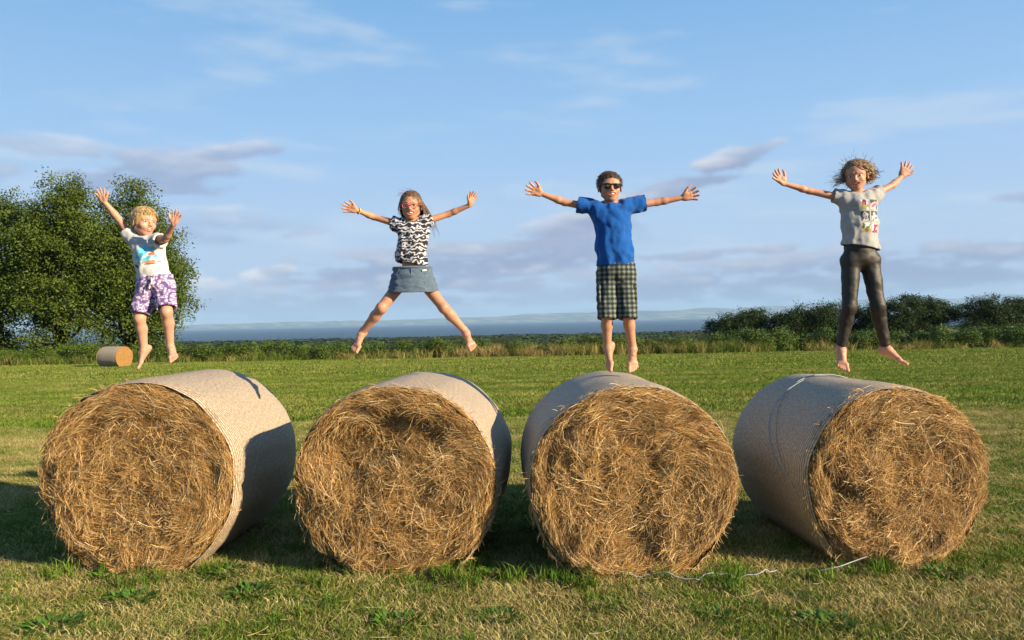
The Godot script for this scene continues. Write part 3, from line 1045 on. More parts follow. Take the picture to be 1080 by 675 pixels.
# ---------------------------------------------------------------- sky
func build_sky() -> ImageTexture:
	var W := 2560
	var H := 1280
	var im := Image.create(W, H, false, Image.FORMAT_RGBF)
	var fine := FastNoiseLite.new()
	fine.seed = 4
	fine.noise_type = FastNoiseLite.TYPE_SIMPLEX_SMOOTH
	fine.frequency = 1.0
	fine.fractal_octaves = 5
	fine.fractal_gain = 0.55
	# cloud bodies: azimuth and height in degrees, half sizes, tilt, strength, brightness
	var clouds := [
		[-24.0, 10.2, 6.5, 1.7, 0.03, 0.7, 0.0], [-18.6, 11.9, 3.0, 0.6, 0.12, 0.6, 0.05], [-30.0, 11.5, 6.0, 0.7, -0.05, 0.4, 0.3],
		[-20.0, 7.0, 7.0, 1.2, 0.0, 0.45, 0.25],
		[-21.5, 3.2, 3.0, 0.8, 0.0, 0.75, 1.0], [-18.2, 3.5, 1.6, 0.6, 0.0, 0.7, 1.0], [-16.0, 3.9, 1.4, 0.45, 0.0, 0.65, 1.0], [-17.0, 2.4, 1.6, 0.35, 0.0, 0.5, 0.9], [-13.5, 3.0, 1.6, 0.4, 0.0, 0.35, 0.8],
		[-5.0, 3.8, 14.0, 2.4, 0.06, 0.9, 0.0], [3.0, 5.2, 7.0, 1.4, 0.16, 0.6, 0.05], [-14.0, 1.6, 14.0, 1.6, 0.0, 0.55, 0.05],
		[9.5, 8.4, 8.0, 1.0, 0.3, 0.85, 0.0], [16.0, 10.9, 3.2, 0.8, 0.22, 0.75, 0.2], [5.0, 6.6, 6.0, 1.2, 0.2, 0.55, 0.0],
		[22.0, 2.6, 16.0, 2.2, 0.03, 0.9, 0.0], [33.0, 3.2, 10.0, 1.6, 0.0, 0.65, 0.0], [14.0, 4.4, 8.0, 0.45, 0.03, 0.65, 0.1],
		[33.0, 6.8, 2.0, 0.5, 0.0, 0.5, 0.0], [6.0, 2.2, 12.0, 1.6, 0.0, 0.6, 0.05],
	]
	var r := RandomNumberGenerator.new()
	r.seed = 12
	for i in 62:
		var az := r.randf_range(40.0, 320.0)
		var el := r.randf_range(1.5, 12.0)
		clouds.append([az if az < 180.0 else az - 360.0, el, r.randf_range(3.0, 12.0), r.randf_range(0.5, 2.0), r.randf_range(-0.1, 0.25), r.randf_range(0.35, 0.7), r.randf_range(0.0, 0.4)])
	var rows := H / 2
	var low := int(rows * 0.34)
	for y in rows:
		var el := 90.0 * (1.0 - (y + 0.5) / rows)
		var c := sky_tone(el)
		if y < rows - low:
			im.fill_rect(Rect2i(0, y, W, 1), c)
	im.fill_rect(Rect2i(0, rows, W, rows), Color(0.36, 0.42, 0.47))
	# near the horizon: clouds
	var per_row := []
	for y in range(rows - low, rows):
		var el := 90.0 * (1.0 - (y + 0.5) / rows)
		var base := sky_tone(el)
		var near := []
		for cl in clouds:
			if absf(el - cl[1]) < cl[3] * 1.6 + absf(cl[4]) * cl[2] * 1.2:
				near.append(cl)
		for x in W:
			var az := 360.0 * (x + 0.5) / W
			if az > 180.0:
				az -= 360.0
			var ring := az * PI / 180.0
			var p := Vector3(cos(ring) * 6.0, el * 0.32, sin(ring) * 6.0)
			var n := -9.0
			var col := base
			# thin high streaks
			if el > 4.0:
				var s := fine.get_noise_3d(p.x * 0.55, p.y * 1.0 + az * 0.012 + 40.0, p.z * 0.55)
				var k := ss(0.0, 0.6, s) * 0.42
				col = col.lerp(Color(0.62, 0.72, 0.84), k)
			for cl in near:
				var dx: float = az - cl[0]
				if dx > 180.0:
					dx -= 360.0
				elif dx < -180.0:
					dx += 360.0
				if absf(dx) > cl[2] * 1.5:
					continue
				if n < -5.0:
					n = fine.get_noise_3d(p.x * 1.7, p.y * 2.3, p.z * 1.7)
				var dy: float = el - cl[1] - cl[4] * dx
				var q: float = (dx * dx) / (cl[2] * cl[2]) + (dy * dy) / (cl[3] * cl[3])
				var a: float = ss(-0.05, 0.75, 1.0 - q + n * 1.5) * cl[5]
				if a > 0.0:
					var lit: float = clampf(cl[6] - 0.05 + 0.45 * (dy / cl[3]) + 0.6 * n, 0.0, 1.0)
					col = col.lerp(Color(0.315, 0.385, 0.565).lerp(Color(0.86, 0.87, 0.90), lit), a)
			im.set_pixel(x, y, col)
	return tex(im)

func sky_tone(el: float) -> Color:
	var stops := [[0.0, Color(0.50, 0.61, 0.77)], [3.0, Color(0.49, 0.62, 0.81)], [7.0, Color(0.45, 0.62, 0.85)], [13.0, Color(0.345, 0.565, 0.86)], [22.0, Color(0.215, 0.45, 0.77)], [40.0, Color(0.13, 0.30, 0.58)], [90.0, Color(0.08, 0.19, 0.42)]]
	for i in stops.size() - 1:
		if el <= stops[i + 1][0]:
			return stops[i][1].lerp(stops[i + 1][1], (el - stops[i][0]) / (stops[i + 1][0] - stops[i][0]))
	return stops[-1][1]

# ---------------------------------------------------------------- materials
func build_materials() -> void:
	var r := RandomNumberGenerator.new()
	r.seed = 3
	var hi := FastNoiseLite.new()
	hi.seed = 8
	hi.frequency = 0.09
	hi.fractal_octaves = 4
	# thatch between the blades
	var im := Image.create(512, 512, false, Image.FORMAT_RGB8)
	im.fill(Color(0.62, 0.6, 0.56))
	for i in 9000:
		var p := Vector2(r.randf() * 512, r.randf() * 512)
		var d := Vector2.from_angle(r.randf() * TAU) * r.randf_range(4, 16)
		var g := r.randf_range(0.35, 1.0)
		var cc := Color(g, g * r.randf_range(0.88, 1.05), g * r.randf_range(0.7, 0.95))
		for k in 10:
			var q := p + d * (k / 10.0)
			im.set_pixel(posmod(int(q.x), 512), posmod(int(q.y), 512), cc)
	var soil := tinted("soil", 0.95, 0.1)
	soil.albedo_texture = tex(im)
	soil.uv1_scale = Vector3(0.55, 0.55, 0.55)
	soil.heightmap_enabled = true
	soil.heightmap_texture = soil.albedo_texture
	soil.heightmap_scale = 1.5
	# hay: matted fibres
	im = Image.create(512, 512, false, Image.FORMAT_RGB8)
	im.fill(lin(0.16, 0.085, 0.03))
	for i in 8000:
		var p := Vector2(r.randf() * 512, r.randf() * 512)
		var d := Vector2.from_angle(r.randf() * TAU) * r.randf_range(10, 50)
		var g := r.randf_range(0.35, 1.15)
		var cc := lin(0.42 * g, 0.235 * g, 0.075 * g)
		for k in 40:
			var q := p + d * (k / 40.0)
			im.set_pixel(posmod(int(q.x), 512), posmod(int(q.y), 512), cc)
	var hay := mat("hay", Color.WHITE, 0.85, 0.2)
	hay.albedo_texture = tex(im)
	hay.heightmap_enabled = true
	hay.heightmap_texture = hay.albedo_texture
	hay.heightmap_scale = 1.2
	tinted("stalk", 0.55, 0.35, lin(0.25, 0.18, 0.08))
	# net wrap: pale threads running round the bale over straw
	im = Image.create(512, 512, false, Image.FORMAT_RGB8)
	var relief := Image.create(512, 512, false, Image.FORMAT_L8)
	for y in 512:
		var line := 0.5 + 0.5 * cos(TAU * y / 21.3333)
		for x in 512:
			var n := hi.get_noise_2d(x * 2.2, y * 9.0)
			var n2 := hi.get_noise_2d(x * 0.35 + 70.0, y * 0.5)
			var zig := 0.5 + 0.5 * cos(TAU * (x / 32.0 + absf(fposmod(y / 21.3333, 2.0) - 1.0)))
			var a := clampf(0.06 + 0.80 * line * (0.9 + 0.5 * n2) + 0.10 * pow(zig, 6.0) + 0.30 * n + 0.22 * n2, 0.0, 1.0)
			im.set_pixel(x, y, lin(0.19, 0.125, 0.062).lerp(lin(0.52, 0.47, 0.41), a))
			relief.set_pixel(x, y, Color(clampf(0.15 + 0.75 * line, 0, 1), 0, 0))
	var net := mat("net", Color.WHITE, 0.6, 0.35)
	net.albedo_texture = tex(im)
	net.heightmap_enabled = true
	net.heightmap_texture = tex(relief)
	net.heightmap_scale = 0.3
	mat("twine", lin(0.30, 0.35, 0.38), 0.6, 0.3)
	var bark := mat("bark", lin(0.10, 0.075, 0.05), 0.9, 0.2)
	var bn := NoiseTexture2D.new()
	bn.noise = hi
	bn.seamless = true
	bn.width = 256
	bn.height = 256
	bark.albedo_texture = bn
	bark.uv1_triplanar = true
	bark.uv1_scale = Vector3(2, 0.7, 2)
	bark.albedo_color = lin(0.2, 0.155, 0.11)
	tinted("leaf", 0.5, 0.35, lin(0.22, 0.26, 0.05))
	tinted("tall", 0.7, 0.2, lin(0.35, 0.3, 0.12))
	var sea := mat("sea", lin(0.03, 0.065, 0.115), 0.55, 0.3)
	var wn := FastNoiseLite.new()
	wn.frequency = 0.05
	var wt := NoiseTexture2D.new()
	wt.noise = wn
	wt.seamless = true
	sea.heightmap_enabled = true
	sea.heightmap_texture = wt
	sea.heightmap_scale = 300.0
	tinted("hills", 0.95, 0.1)

# ---------------------------------------------------------------- people
var hand_cache: Array = []
var foot_cache: Array = []
var folds := FastNoiseLite.new()

# wrist at the origin, fingers along +y, thumb towards +x, palm facing +z
func hand_net() -> Array:
	if hand_cache:
		return hand_cache
	var f := Field.new(Vector3(-0.06, -0.04, -0.045), Vector3(0.085, 0.15, 0.05), 0.003)
	f.cone(Vector3(0, -0.006, 0), Vector3(0, 0.014, 0), 0.0165, 0.0165, 0.01, 1.0, 0.85)
	var roots := [-0.0255, -0.009, 0.008, 0.0245]
	for i in 4:
		f.cone(Vector3(roots[i] * 0.45, 0.008, 0), Vector3(roots[i], 0.058 + (0.004 if i in [1, 2] else 0.0), 0), 0.0125, 0.0105, 0.012)
	f.ball(Vector3(0.017, 0.028, 0.008), Vector3(0.014, 0.022, 0.011), 0.01)
	f.ball(Vector3(-0.018, 0.026, 0.006), Vector3(0.011, 0.022, 0.009), 0.01)
	var lens := [0.042, 0.053, 0.057, 0.05]
	var fan := [-0.42, -0.14, 0.12, 0.36]
	for i in 4:
		var a := Vector3(roots[i], 0.060 + (0.004 if i in [1, 2] else 0.0), 0)
		var d := Vector3(sin(fan[i]), cos(fan[i]), 0)
		var l: float = lens[i]
		var b := a + d * l * 0.45 + Vector3(0, 0, 0.002)
		var c := b + (d + Vector3(0, 0, 0.18)).normalized() * l * 0.32
		var e := c + (d + Vector3(0, 0, 0.38)).normalized() * l * 0.26
		f.cone(a, b, 0.0088, 0.0080, 0.004)
		f.cone(b, c, 0.0080, 0.0074, 0.004)
		f.cone(c, e, 0.0074, 0.0062, 0.004)
	var t0 := Vector3(0.016, 0.016, 0.006)
	var t1 := Vector3(0.042, 0.038, 0.010)
	var t2 := Vector3(0.056, 0.056, 0.010)
	var t3 := Vector3(0.063, 0.073, 0.008)
	f.cone(t0, t1, 0.0125, 0.0098, 0.008)
	f.cone(t1, t2, 0.0098, 0.0086, 0.004)
	f.cone(t2, t3, 0.0086, 0.0066, 0.004)
	hand_cache = f.net()
	return hand_cache

# ankle at the origin, toes along +z, instep facing +y, big toe towards +x
func foot_net() -> Array:
	if foot_cache:
		return foot_cache
	var f := Field.new(Vector3(-0.055, -0.075, -0.075), Vector3(0.055, 0.06, 0.19), 0.0038)
	f.cone(Vector3(0, 0.012, -0.02), Vector3(0, -0.004, 0.01), 0.0235, 0.0255, 0.015)
	f.ball(Vector3(0.020, 0.0, 0.002), Vector3(0.008, 0.010, 0.010), 0.01)
	f.ball(Vector3(-0.020, -0.002, 0.0), Vector3(0.008, 0.010, 0.010), 0.01)
	f.cone(Vector3(0, 0.0, -0.02), Vector3(0, -0.025, -0.024), 0.018, 0.018, 0.015)
	f.ball(Vector3(0, -0.030, -0.022), Vector3(0.022, 0.020, 0.023), 0.016)
	f.cone(Vector3(0, -0.008, 0.02), Vector3(0.006, -0.032, 0.085), 0.027, 0.0185, 0.02, 1.1)
	f.cone(Vector3(-0.008, -0.036, 0.0), Vector3(-0.018, -0.042, 0.085), 0.018, 0.0125, 0.02)
	f.cone(Vector3(-0.024, -0.042, 0.098), Vector3(0.022, -0.038, 0.108), 0.0135, 0.0165, 0.015)
	var tx := [-0.032, -0.0185, -0.006, 0.007, 0.025]
	var tl := [0.124, 0.137, 0.146, 0.152, 0.156]
	var tr := [0.0072, 0.0078, 0.0082, 0.0086, 0.0122]
	for i in 5:
		f.cone(Vector3(tx[i] * 0.9, -0.04, 0.1), Vector3(tx[i], -0.044, tl[i]), tr[i] * 1.1, tr[i], 0.004)
	foot_cache = f.net()
	return foot_cache

# nose along +z; about 0.2 m from chin to crown
func head_net(round_: float, smile: float) -> Array:
	var f := Field.new(Vector3(-0.1, -0.19, -0.12), Vector3(0.1, 0.125, 0.12), 0.0036)
	f.ball(Vector3(0, 0.022, -0.012), Vector3(0.0715, 0.078, 0.086), 0.02)
	f.ball(Vector3(0, -0.030, 0.020), Vector3(0.054 * round_, 0.062, 0.057), 0.025)
	f.ball(Vector3(0, 0.026, 0.032), Vector3(0.056, 0.045, 0.043), 0.02)
	f.ball(Vector3(0, -0.075, 0.046), Vector3(0.023 * round_, 0.017, 0.021), 0.022)
	f.cone(Vector3(-0.044 * round_, -0.05, 0.0), Vector3(-0.012, -0.078, 0.042), 0.016, 0.013, 0.02)
	f.cone(Vector3(0.044 * round_, -0.05, 0.0), Vector3(0.012, -0.078, 0.042), 0.016, 0.013, 0.02)
	for s in [-1.0, 1.0]:
		f.ball(Vector3(0.034 * s, -0.026, 0.053), Vector3(0.021 * round_, 0.018, 0.019), 0.015)
		f.cone(Vector3(0.012 * s, 0.02, 0.076), Vector3(0.042 * s, 0.02, 0.062), 0.007, 0.006, 0.012)
		f.ball(Vector3(0.030 * s, 0.004, 0.085), Vector3(0.0165, 0.0095, 0.012), 0.008, true)
		f.ball(Vector3(0.0755 * s, -0.008, -0.006), Vector3(0.0075, 0.026, 0.0165), 0.006)
		f.ball(Vector3(0.081 * s, -0.006, -0.003), Vector3(0.004, 0.015, 0.009), 0.004, true)
	f.cone(Vector3(0, 0.006, 0.077), Vector3(0, -0.019, 0.0905), 0.0075, 0.0095, 0.009)
	f.ball(Vector3(-0.0095, -0.0225, 0.083), Vector3(0.0075, 0.006, 0.008), 0.006)
	f.ball(Vector3(0.0095, -0.0225, 0.083), Vector3(0.0075, 0.006, 0.008), 0.006)
	f.ball(Vector3(0, -0.044, 0.066), Vector3(0.03, 0.018, 0.016), 0.014)
	f.ball(Vector3(0, -0.050, 0.084), Vector3(0.020, 0.0035 + 0.006 * smile, 0.018), 0.003, true)
	f.ball(Vector3(-0.014, -0.0465, 0.080), Vector3(0.0125, 0.0030 + 0.003 * smile, 0.016), 0.003, true)
	f.ball(Vector3(0.014, -0.0465, 0.080), Vector3(0.0125, 0.0030 + 0.003 * smile, 0.016), 0.003, true)
	f.cone(Vector3(0, -0.055, -0.022), Vector3(0, -0.13, -0.028), 0.034, 0.036, 0.02)
	return f.net()

func arc_tube(p: Array, r: float) -> ArrayMesh:
	return cord(PackedVector3Array(p), r)

func blob(c: Vector3, r: Vector3, t := Transform3D()) -> ArrayMesh:
	var s := SphereMesh.new()
	s.radius = 1.0
	s.height = 2.0
	s.radial_segments = 20
	s.rings = 12
	var st := SurfaceTool.new()
	st.append_from(s, 0, t * Transform3D(Basis.from_scale(r), c))
	return st.commit()

func moved(m: Mesh, t: Transform3D) -> ArrayMesh:
	var st := SurfaceTool.new()
	st.append_from(m, 0, t)
	return st.commit()

func look(forward: Vector3, up: Vector3) -> Basis:
	var z := forward.normalized()
	var x := up.cross(z).normalized()
	return Basis(x, z.cross(x), z)

# hair as ribbons: each strand is [points, width, shade]
func ribbons(strands: Array, centre: Vector3) -> ArrayMesh:
	var st := SurfaceTool.new()
	st.begin(Mesh.PRIMITIVE_TRIANGLES)
	for s in strands:
		var pts: PackedVector3Array = s[0]
		var n := pts.size()
		var prev := []
		st.set_color(s[2])
		for i in n:
			var dir := (pts[mini(i + 1, n - 1)] - pts[maxi(i - 1, 0)]).normalized()
			var out := (pts[i] - centre).normalized()
			var side: Vector3 = dir.cross(out).normalized() * s[1] * 0.5 * (1.0 - 0.75 * pow(float(i) / (n - 1), 2.0))
			var now := [pts[i] - side, pts[i] + out * s[1] * 0.25, pts[i] + side]
			if i:
				for q in 2:
					for v in [prev[q], now[q + 1], prev[q + 1], prev[q], now[q], now[q + 1]]:
						st.add_vertex(v)
			prev = now
	st.generate_normals()
	return st.commit()

# strands in head space: roots on the scalp above the hairline, bent towards flow(root, u)
func grow_hair(n: int, r: RandomNumberGenerator, front: float, back: float, length: Callable, flow: Callable, width: float, curl: float, c1: Color, c2: Color, steps := 7, lift := 0.8) -> Array:
	var out := []
	var rad := Vector3(0.0735, 0.080, 0.088)
	var mid := Vector3(0, 0.022, -0.012)
	var tries := 0
	while out.size() < n and tries < n * 12:
		tries += 1
		var d := Vector3(r.randfn(), r.randfn(), r.randfn()).normalized()
		var line := lerpf(back, front, ss(-0.35, 0.75, d.z))
		if d.y < line:
			continue
		var p := mid + d * rad
		var dir: Vector3 = (d * lift + flow.call(d, 0.0, r)).normalized()
		var l: float = length.call(d, r)
		var pts := PackedVector3Array([p - d * 0.006])
		var ph := r.randf() * TAU
		var turns := r.randf_range(0.7, 1.3) * curl
		for i in steps:
			var u := (i + 1.0) / steps
			var want: Vector3 = flow.call(d, u, r)
			dir = (dir + want * 0.75).normalized()
			p += dir * l / steps
			var q := (p - mid) / (rad + Vector3(0.004, 0.004, 0.004))
			if q.length() < 1.0:
				p = mid + q.normalized() * (rad + Vector3(0.004, 0.004, 0.004))
			var a := dir.cross(Vector3(0.3, 0.2, 0.9)).normalized()
			var b := dir.cross(a)
			var amp := 0.012 * curl * u * minf(1.0, l / 0.1)
			pts.append(p + (a * cos(ph + u * 7.0 * turns) + b * sin(ph + u * 7.0 * turns)) * amp)
		out.append([pts, width * r.randf_range(0.7, 1.3), c1.lerp(c2, r.randf()) * r.randf_range(0.7, 1.25)])
	return out

func hair_cap(front: Vector3, off: float, thick: float, back_y: float) -> Array:
	var f := Field.new(Vector3(-0.11, -0.12, -0.13), Vector3(0.11, 0.13, 0.12), 0.0045)
	f.ball(Vector3(0, 0.022, -0.012), Vector3(0.0715 + thick, 0.078 + thick, 0.086 + thick), 0.02)
	f.wrinkle(folds, 0.007, Vector3(3.0, 3.0, 3.0))
	f.clip(front.normalized(), front.normalized() * off)
	f.clip(Vector3(0, -1, 0), Vector3(0, back_y, 0))
	return f.net()

# J: joints in metres from the person's base point. P: radii and directions
func build_body(t: Node3D, J: Dictionary, P: Dictionary) -> Transform3D:
	var lo := Vector3(9, 9, 9)
	var hi := -lo
	for k in J:
		if k == "head":
			continue
		lo = lo.min(J[k])
		hi = hi.max(J[k])
	var pad := Vector3(0.14, 0.09, 0.14)
	var f := Field.new(lo - pad, hi + pad, 0.0075)
	var s: float = P.s
	var cw: float = P.chest
	f.cone(J.chest, J.pelvis, 0.062 * s, 0.058 * s, 0.04, cw / 0.062, 1.1)
	f.cone(J.shL.lerp(J.shR, 0.12), J.shR.lerp(J.shL, 0.12), 0.036 * s, 0.036 * s, 0.04)
	f.cone(J.neck - Vector3(0, 0.03, 0), J.neck + Vector3(0, 0.02, 0), 0.036 * s, 0.03 * s, 0.03)
	f.cone(J.hipL, J.hipR, 0.058 * s, 0.058 * s, 0.04)
	for e in ["L", "R"]:
		var sh: Vector3 = J["sh" + e]
		var el: Vector3 = J["el" + e]
		var wr: Vector3 = J["wr" + e]
		f.cone(sh, el, P.arm, P.arm * 0.77, 0.03)
		var bulge: Vector3 = el.lerp(wr, 0.28)
		f.cone(el, bulge, P.arm * 0.77, P.arm * 0.78, 0.015)
		f.cone(bulge, wr, P.arm * 0.78, P.arm * 0.56, 0.015)
		var hip: Vector3 = J["hip" + e]
		var kn: Vector3 = J["kn" + e]
		var an: Vector3 = J["an" + e]
		f.cone(hip, kn, P.thigh, P.knee, 0.04)
		f.ball(kn + Vector3(0, 0, P.knee * 0.35), Vector3(P.knee * 0.6, P.knee * 0.8, P.knee * 0.68), 0.015)
		var calf: Vector3 = kn.lerp(an, 0.32) - Vector3(0, 0, P.knee * 0.28)
		f.cone(kn, calf, P.knee, P.calf, 0.02)
		f.cone(calf, an, P.calf, P.ankle, 0.02)
		f.cone(an, an.lerp(J["toe" + e], 0.3), P.ankle, P.ankle * 0.85, 0.015)
	var skin := Shell.new()
	skin.add(f.net())
	for e in ["L", "R"]:
		var sign_ := 1.0 if e == "L" else -1.0
		var an: Vector3 = J["an" + e]
		var z: Vector3 = (J["toe" + e] - an).normalized()
		var y: Vector3 = P["instep" + e]
		y = (y - z * y.dot(z)).normalized()
		# the sole slopes, so the toes come to lie on the line to the toe joint
		var tilt := Basis(y.cross(z).normalized(), -0.26)
		y = tilt * y
		z = tilt * z
		skin.add(foot_net(), Transform3D(Basis(y.cross(z) * sign_, y, z).scaled_local(Vector3.ONE * P.foot), an))
		var wr: Vector3 = J["wr" + e]
		y = (J["tip" + e] - wr).normalized()
		z = P["palm" + e]
		z = (z - y * z.dot(y)).normalized()
		skin.add(hand_net(), Transform3D(Basis(y.cross(z) * sign_, y, z).scaled_local(Vector3.ONE * P.hand), wr))
	var ht := Transform3D(look(P.face, P.up).scaled_local(Vector3.ONE * P.head), J.head)
	skin.add(head_net(P.round, P.smile), ht)
	f = Field.new(J.neck.min(J.head) - Vector3(0.1, 0.12, 0.1), J.neck.max(J.head) + Vector3(0.1, 0.06, 0.1), 0.006)
	f.cone(J.neck - Vector3(0, 0.04, 0), ht * Vector3(0, -0.04, -0.02), 0.037 * s, 0.033 * s, 0.01)
	skin.add(f.net())
	part("body", mesh_of(skin.v, skin.idx), P.skin, t)
	# face
	if P.eyes:
		for e in [-1.0, 1.0]:
			var eye := part("eye", blob(Vector3(0.0295 * e, 0.0035, 0.0668), Vector3(0.0125, 0.0056, 0.0096), ht), M.eye_white, t)
			part("iris", blob(Vector3(0.0295 * e + P.gaze, 0.0034, 0.0740), Vector3(0.0058, 0.0050, 0.0032), ht), M.iris, eye)
			part("eyebrow", moved(arc_tube([Vector3(0.015 * e, 0.0225, 0.081), Vector3(0.03 * e, 0.0265, 0.0755), Vector3(0.045 * e, 0.021, 0.063)], 0.0026), ht), P.brow, t)
	var mouth := part("mouth", blob(Vector3(0, -0.049, 0.0640), Vector3(0.026, 0.0055 + 0.006 * P.smile, 0.009), ht), M.mouth, t)
	part("teeth", blob(Vector3(0, -0.0455, 0.0680), Vector3(0.022, 0.0036 + 0.0022 * P.smile, 0.0078), ht), M.teeth, mouth)
	var op: float = 0.0035 + 0.007 * P.smile
	part("lips", moved(arc_tube([Vector3(-0.0265, -0.0425, 0.0670), Vector3(-0.013, -0.0440 + op * 0.8, 0.0790), Vector3(0, -0.0465 + op, 0.0825), Vector3(0.013, -0.0440 + op * 0.8, 0.0790), Vector3(0.0265, -0.0425, 0.0670), Vector3(0.014, -0.0515 - op * 0.75, 0.0770), Vector3(0, -0.0535 - op, 0.0805), Vector3(-0.014, -0.0515 - op * 0.75, 0.0770), Vector3(-0.0265, -0.0425, 0.0670)], 0.0030), ht), M.lips, t)
	return ht

func garment(called: String, f: Field, material: Material, t: Node3D, from: Vector2, size: Vector2) -> MeshInstance3D:
	var n := f.net()
	return part(called, mesh_of(n[0], n[1], from, size), material, t)

func tee(t: Node3D, J: Dictionary, P: Dictionary, material: Material, hem: Vector3, hem_n: Vector3, top_r: float, hem_r: float, sleeve: float, sleeve_r: float, fx: float, fold := 0.008) -> void:
	var sl: Vector3 = J.shL.lerp(J.elL, sleeve)
	var sr: Vector3 = J.shR.lerp(J.elR, sleeve)
	var lo: Vector3 = hem.min(sl).min(sr) - Vector3(0.16, 0.1, 0.16)
	var hi: Vector3 = J.neck.max(sl).max(sr) + Vector3(0.1, 0.1, 0.16)
	lo.x = minf(lo.x, hem.x - 0.22)
	hi.x = maxf(hi.x, hem.x + 0.22)
	var f := Field.new(lo, hi, 0.006)
	f.cone(J.chest, hem - hem_n * -0.02, top_r, hem_r, 0.05, fx, 1.05)
	f.cone(J.shL.lerp(J.shR, 0.1) - Vector3(0, 0.012, 0), J.shR.lerp(J.shL, 0.1) - Vector3(0, 0.012, 0), 0.052 * P.s, 0.052 * P.s, 0.05)
	f.cone(J.chest, J.neck - Vector3(0, 0.005, 0), 0.07 * P.s, 0.047 * P.s, 0.03)
	f.cone(J.shL, sl + (sl - J.shL) * 0.3, sleeve_r * 0.95, sleeve_r * 1.08, 0.035)
	f.cone(J.shR, sr + (sr - J.shR) * 0.3, sleeve_r * 0.95, sleeve_r * 1.08, 0.035)
	f.wrinkle(folds, fold, Vector3(1.0, 0.75, 1.0))
	f.wrinkle(folds, fold * 0.28, Vector3(2.3, 2.0, 2.3))
	f.hollow(0.013)
	f.clip(hem_n.normalized(), hem)
	var al: Vector3 = (J.elL - J.shL).normalized()
	var ar: Vector3 = (J.elR - J.shR).normalized()
	f.clip(al, sl, al, J.shL)
	f.clip(ar, sr, ar, J.shR)
	f.ball(J.neck + Vector3(0, 0.035, 0.014), Vector3(0.052, 0.05, 0.056) * P.s, 0.006, true)
	garment("t_shirt", f, material, t, Vector2(J.chest.x - 0.2, J.neck.y + 0.05), Vector2(0.4, 0.4))

func shorts(called: String, t: Node3D, J: Dictionary, material: Material, waist: Vector3, waist_n: Vector3, wr: float, wfx: float, hems: Array, leg_r: float, hem_r: float, fold: float, t_size: Vector2, thick := 0.013) -> void:
	var lo: Vector3 = hems[0].min(hems[1]) - Vector3(0.15, 0.08, 0.16)
	var hi: Vector3 = waist + Vector3(0.2, 0.06, 0.16)
	lo.x = minf(lo.x, waist.x - 0.2)
	hi.x = maxf(hi.x, hems[1].x + 0.15)
	lo.z -= 0.04
	hi.z += 0.08
	var f := Field.new(lo, hi, 0.006)
	f.cone(waist + waist_n * 0.03, J.pelvis, wr, wr * 1.04, 0.03, wfx, 1.05)
	f.cone(J.hipL, J.hipR, leg_r * 1.05, leg_r * 1.05, 0.03)
	for e in 2:
		var hip: Vector3 = J.hipL if e == 0 else J.hipR
		f.cone(hip, hems[e] + (hems[e] - hip).normalized() * 0.03, leg_r, hem_r, 0.018)
	f.wrinkle(folds, fold, Vector3(1.2, 0.9, 1.2))
	f.wrinkle(folds, fold * 0.5, Vector3(2.7, 2.2, 2.7))
	f.hollow(thick)
	f.clip(waist_n.normalized(), waist)
	var mid: Vector3 = (hems[0] + hems[1]) * 0.5
	for e in 2:
		var hip: Vector3 = J.hipL if e == 0 else J.hipR
		f.clip((hems[e] - hip).normalized(), hems[e], Vector3(-1 if e == 0 else 1, 0, 0), mid)
	garment(called, f, material, t, Vector2(waist.x - 0.2, waist.y + 0.02), t_size)

func cloth(called: String, im: Image, rough := 0.85) -> StandardMaterial3D:
	var m := mat(called, Color.WHITE, rough, 0.25)
	m.albedo_texture = tex(im)
	m.rim_enabled = true
	m.rim = 0.25
	m.rim_tint = 0.6
	return m

func painted(size: int, f: Callable) -> Image:
	var im := Image.create(size, size, false, Image.FORMAT_RGB8)
	for y in size:
		for x in size:
			im.set_pixel(x, y, f.call((x + 0.5) / size, (y + 0.5) / size))
	return im

func spot(u: float, v: float, cx: float, cy: float, rx: float, ry: float, a := 0.0) -> float:
	var dx := u - cx
	var dy := v - cy
	var c := cos(a)
	var s := sin(a)
	var x := (dx * c + dy * s) / rx
	var y := (-dx * s + dy * c) / ry
	return x * x + y * y

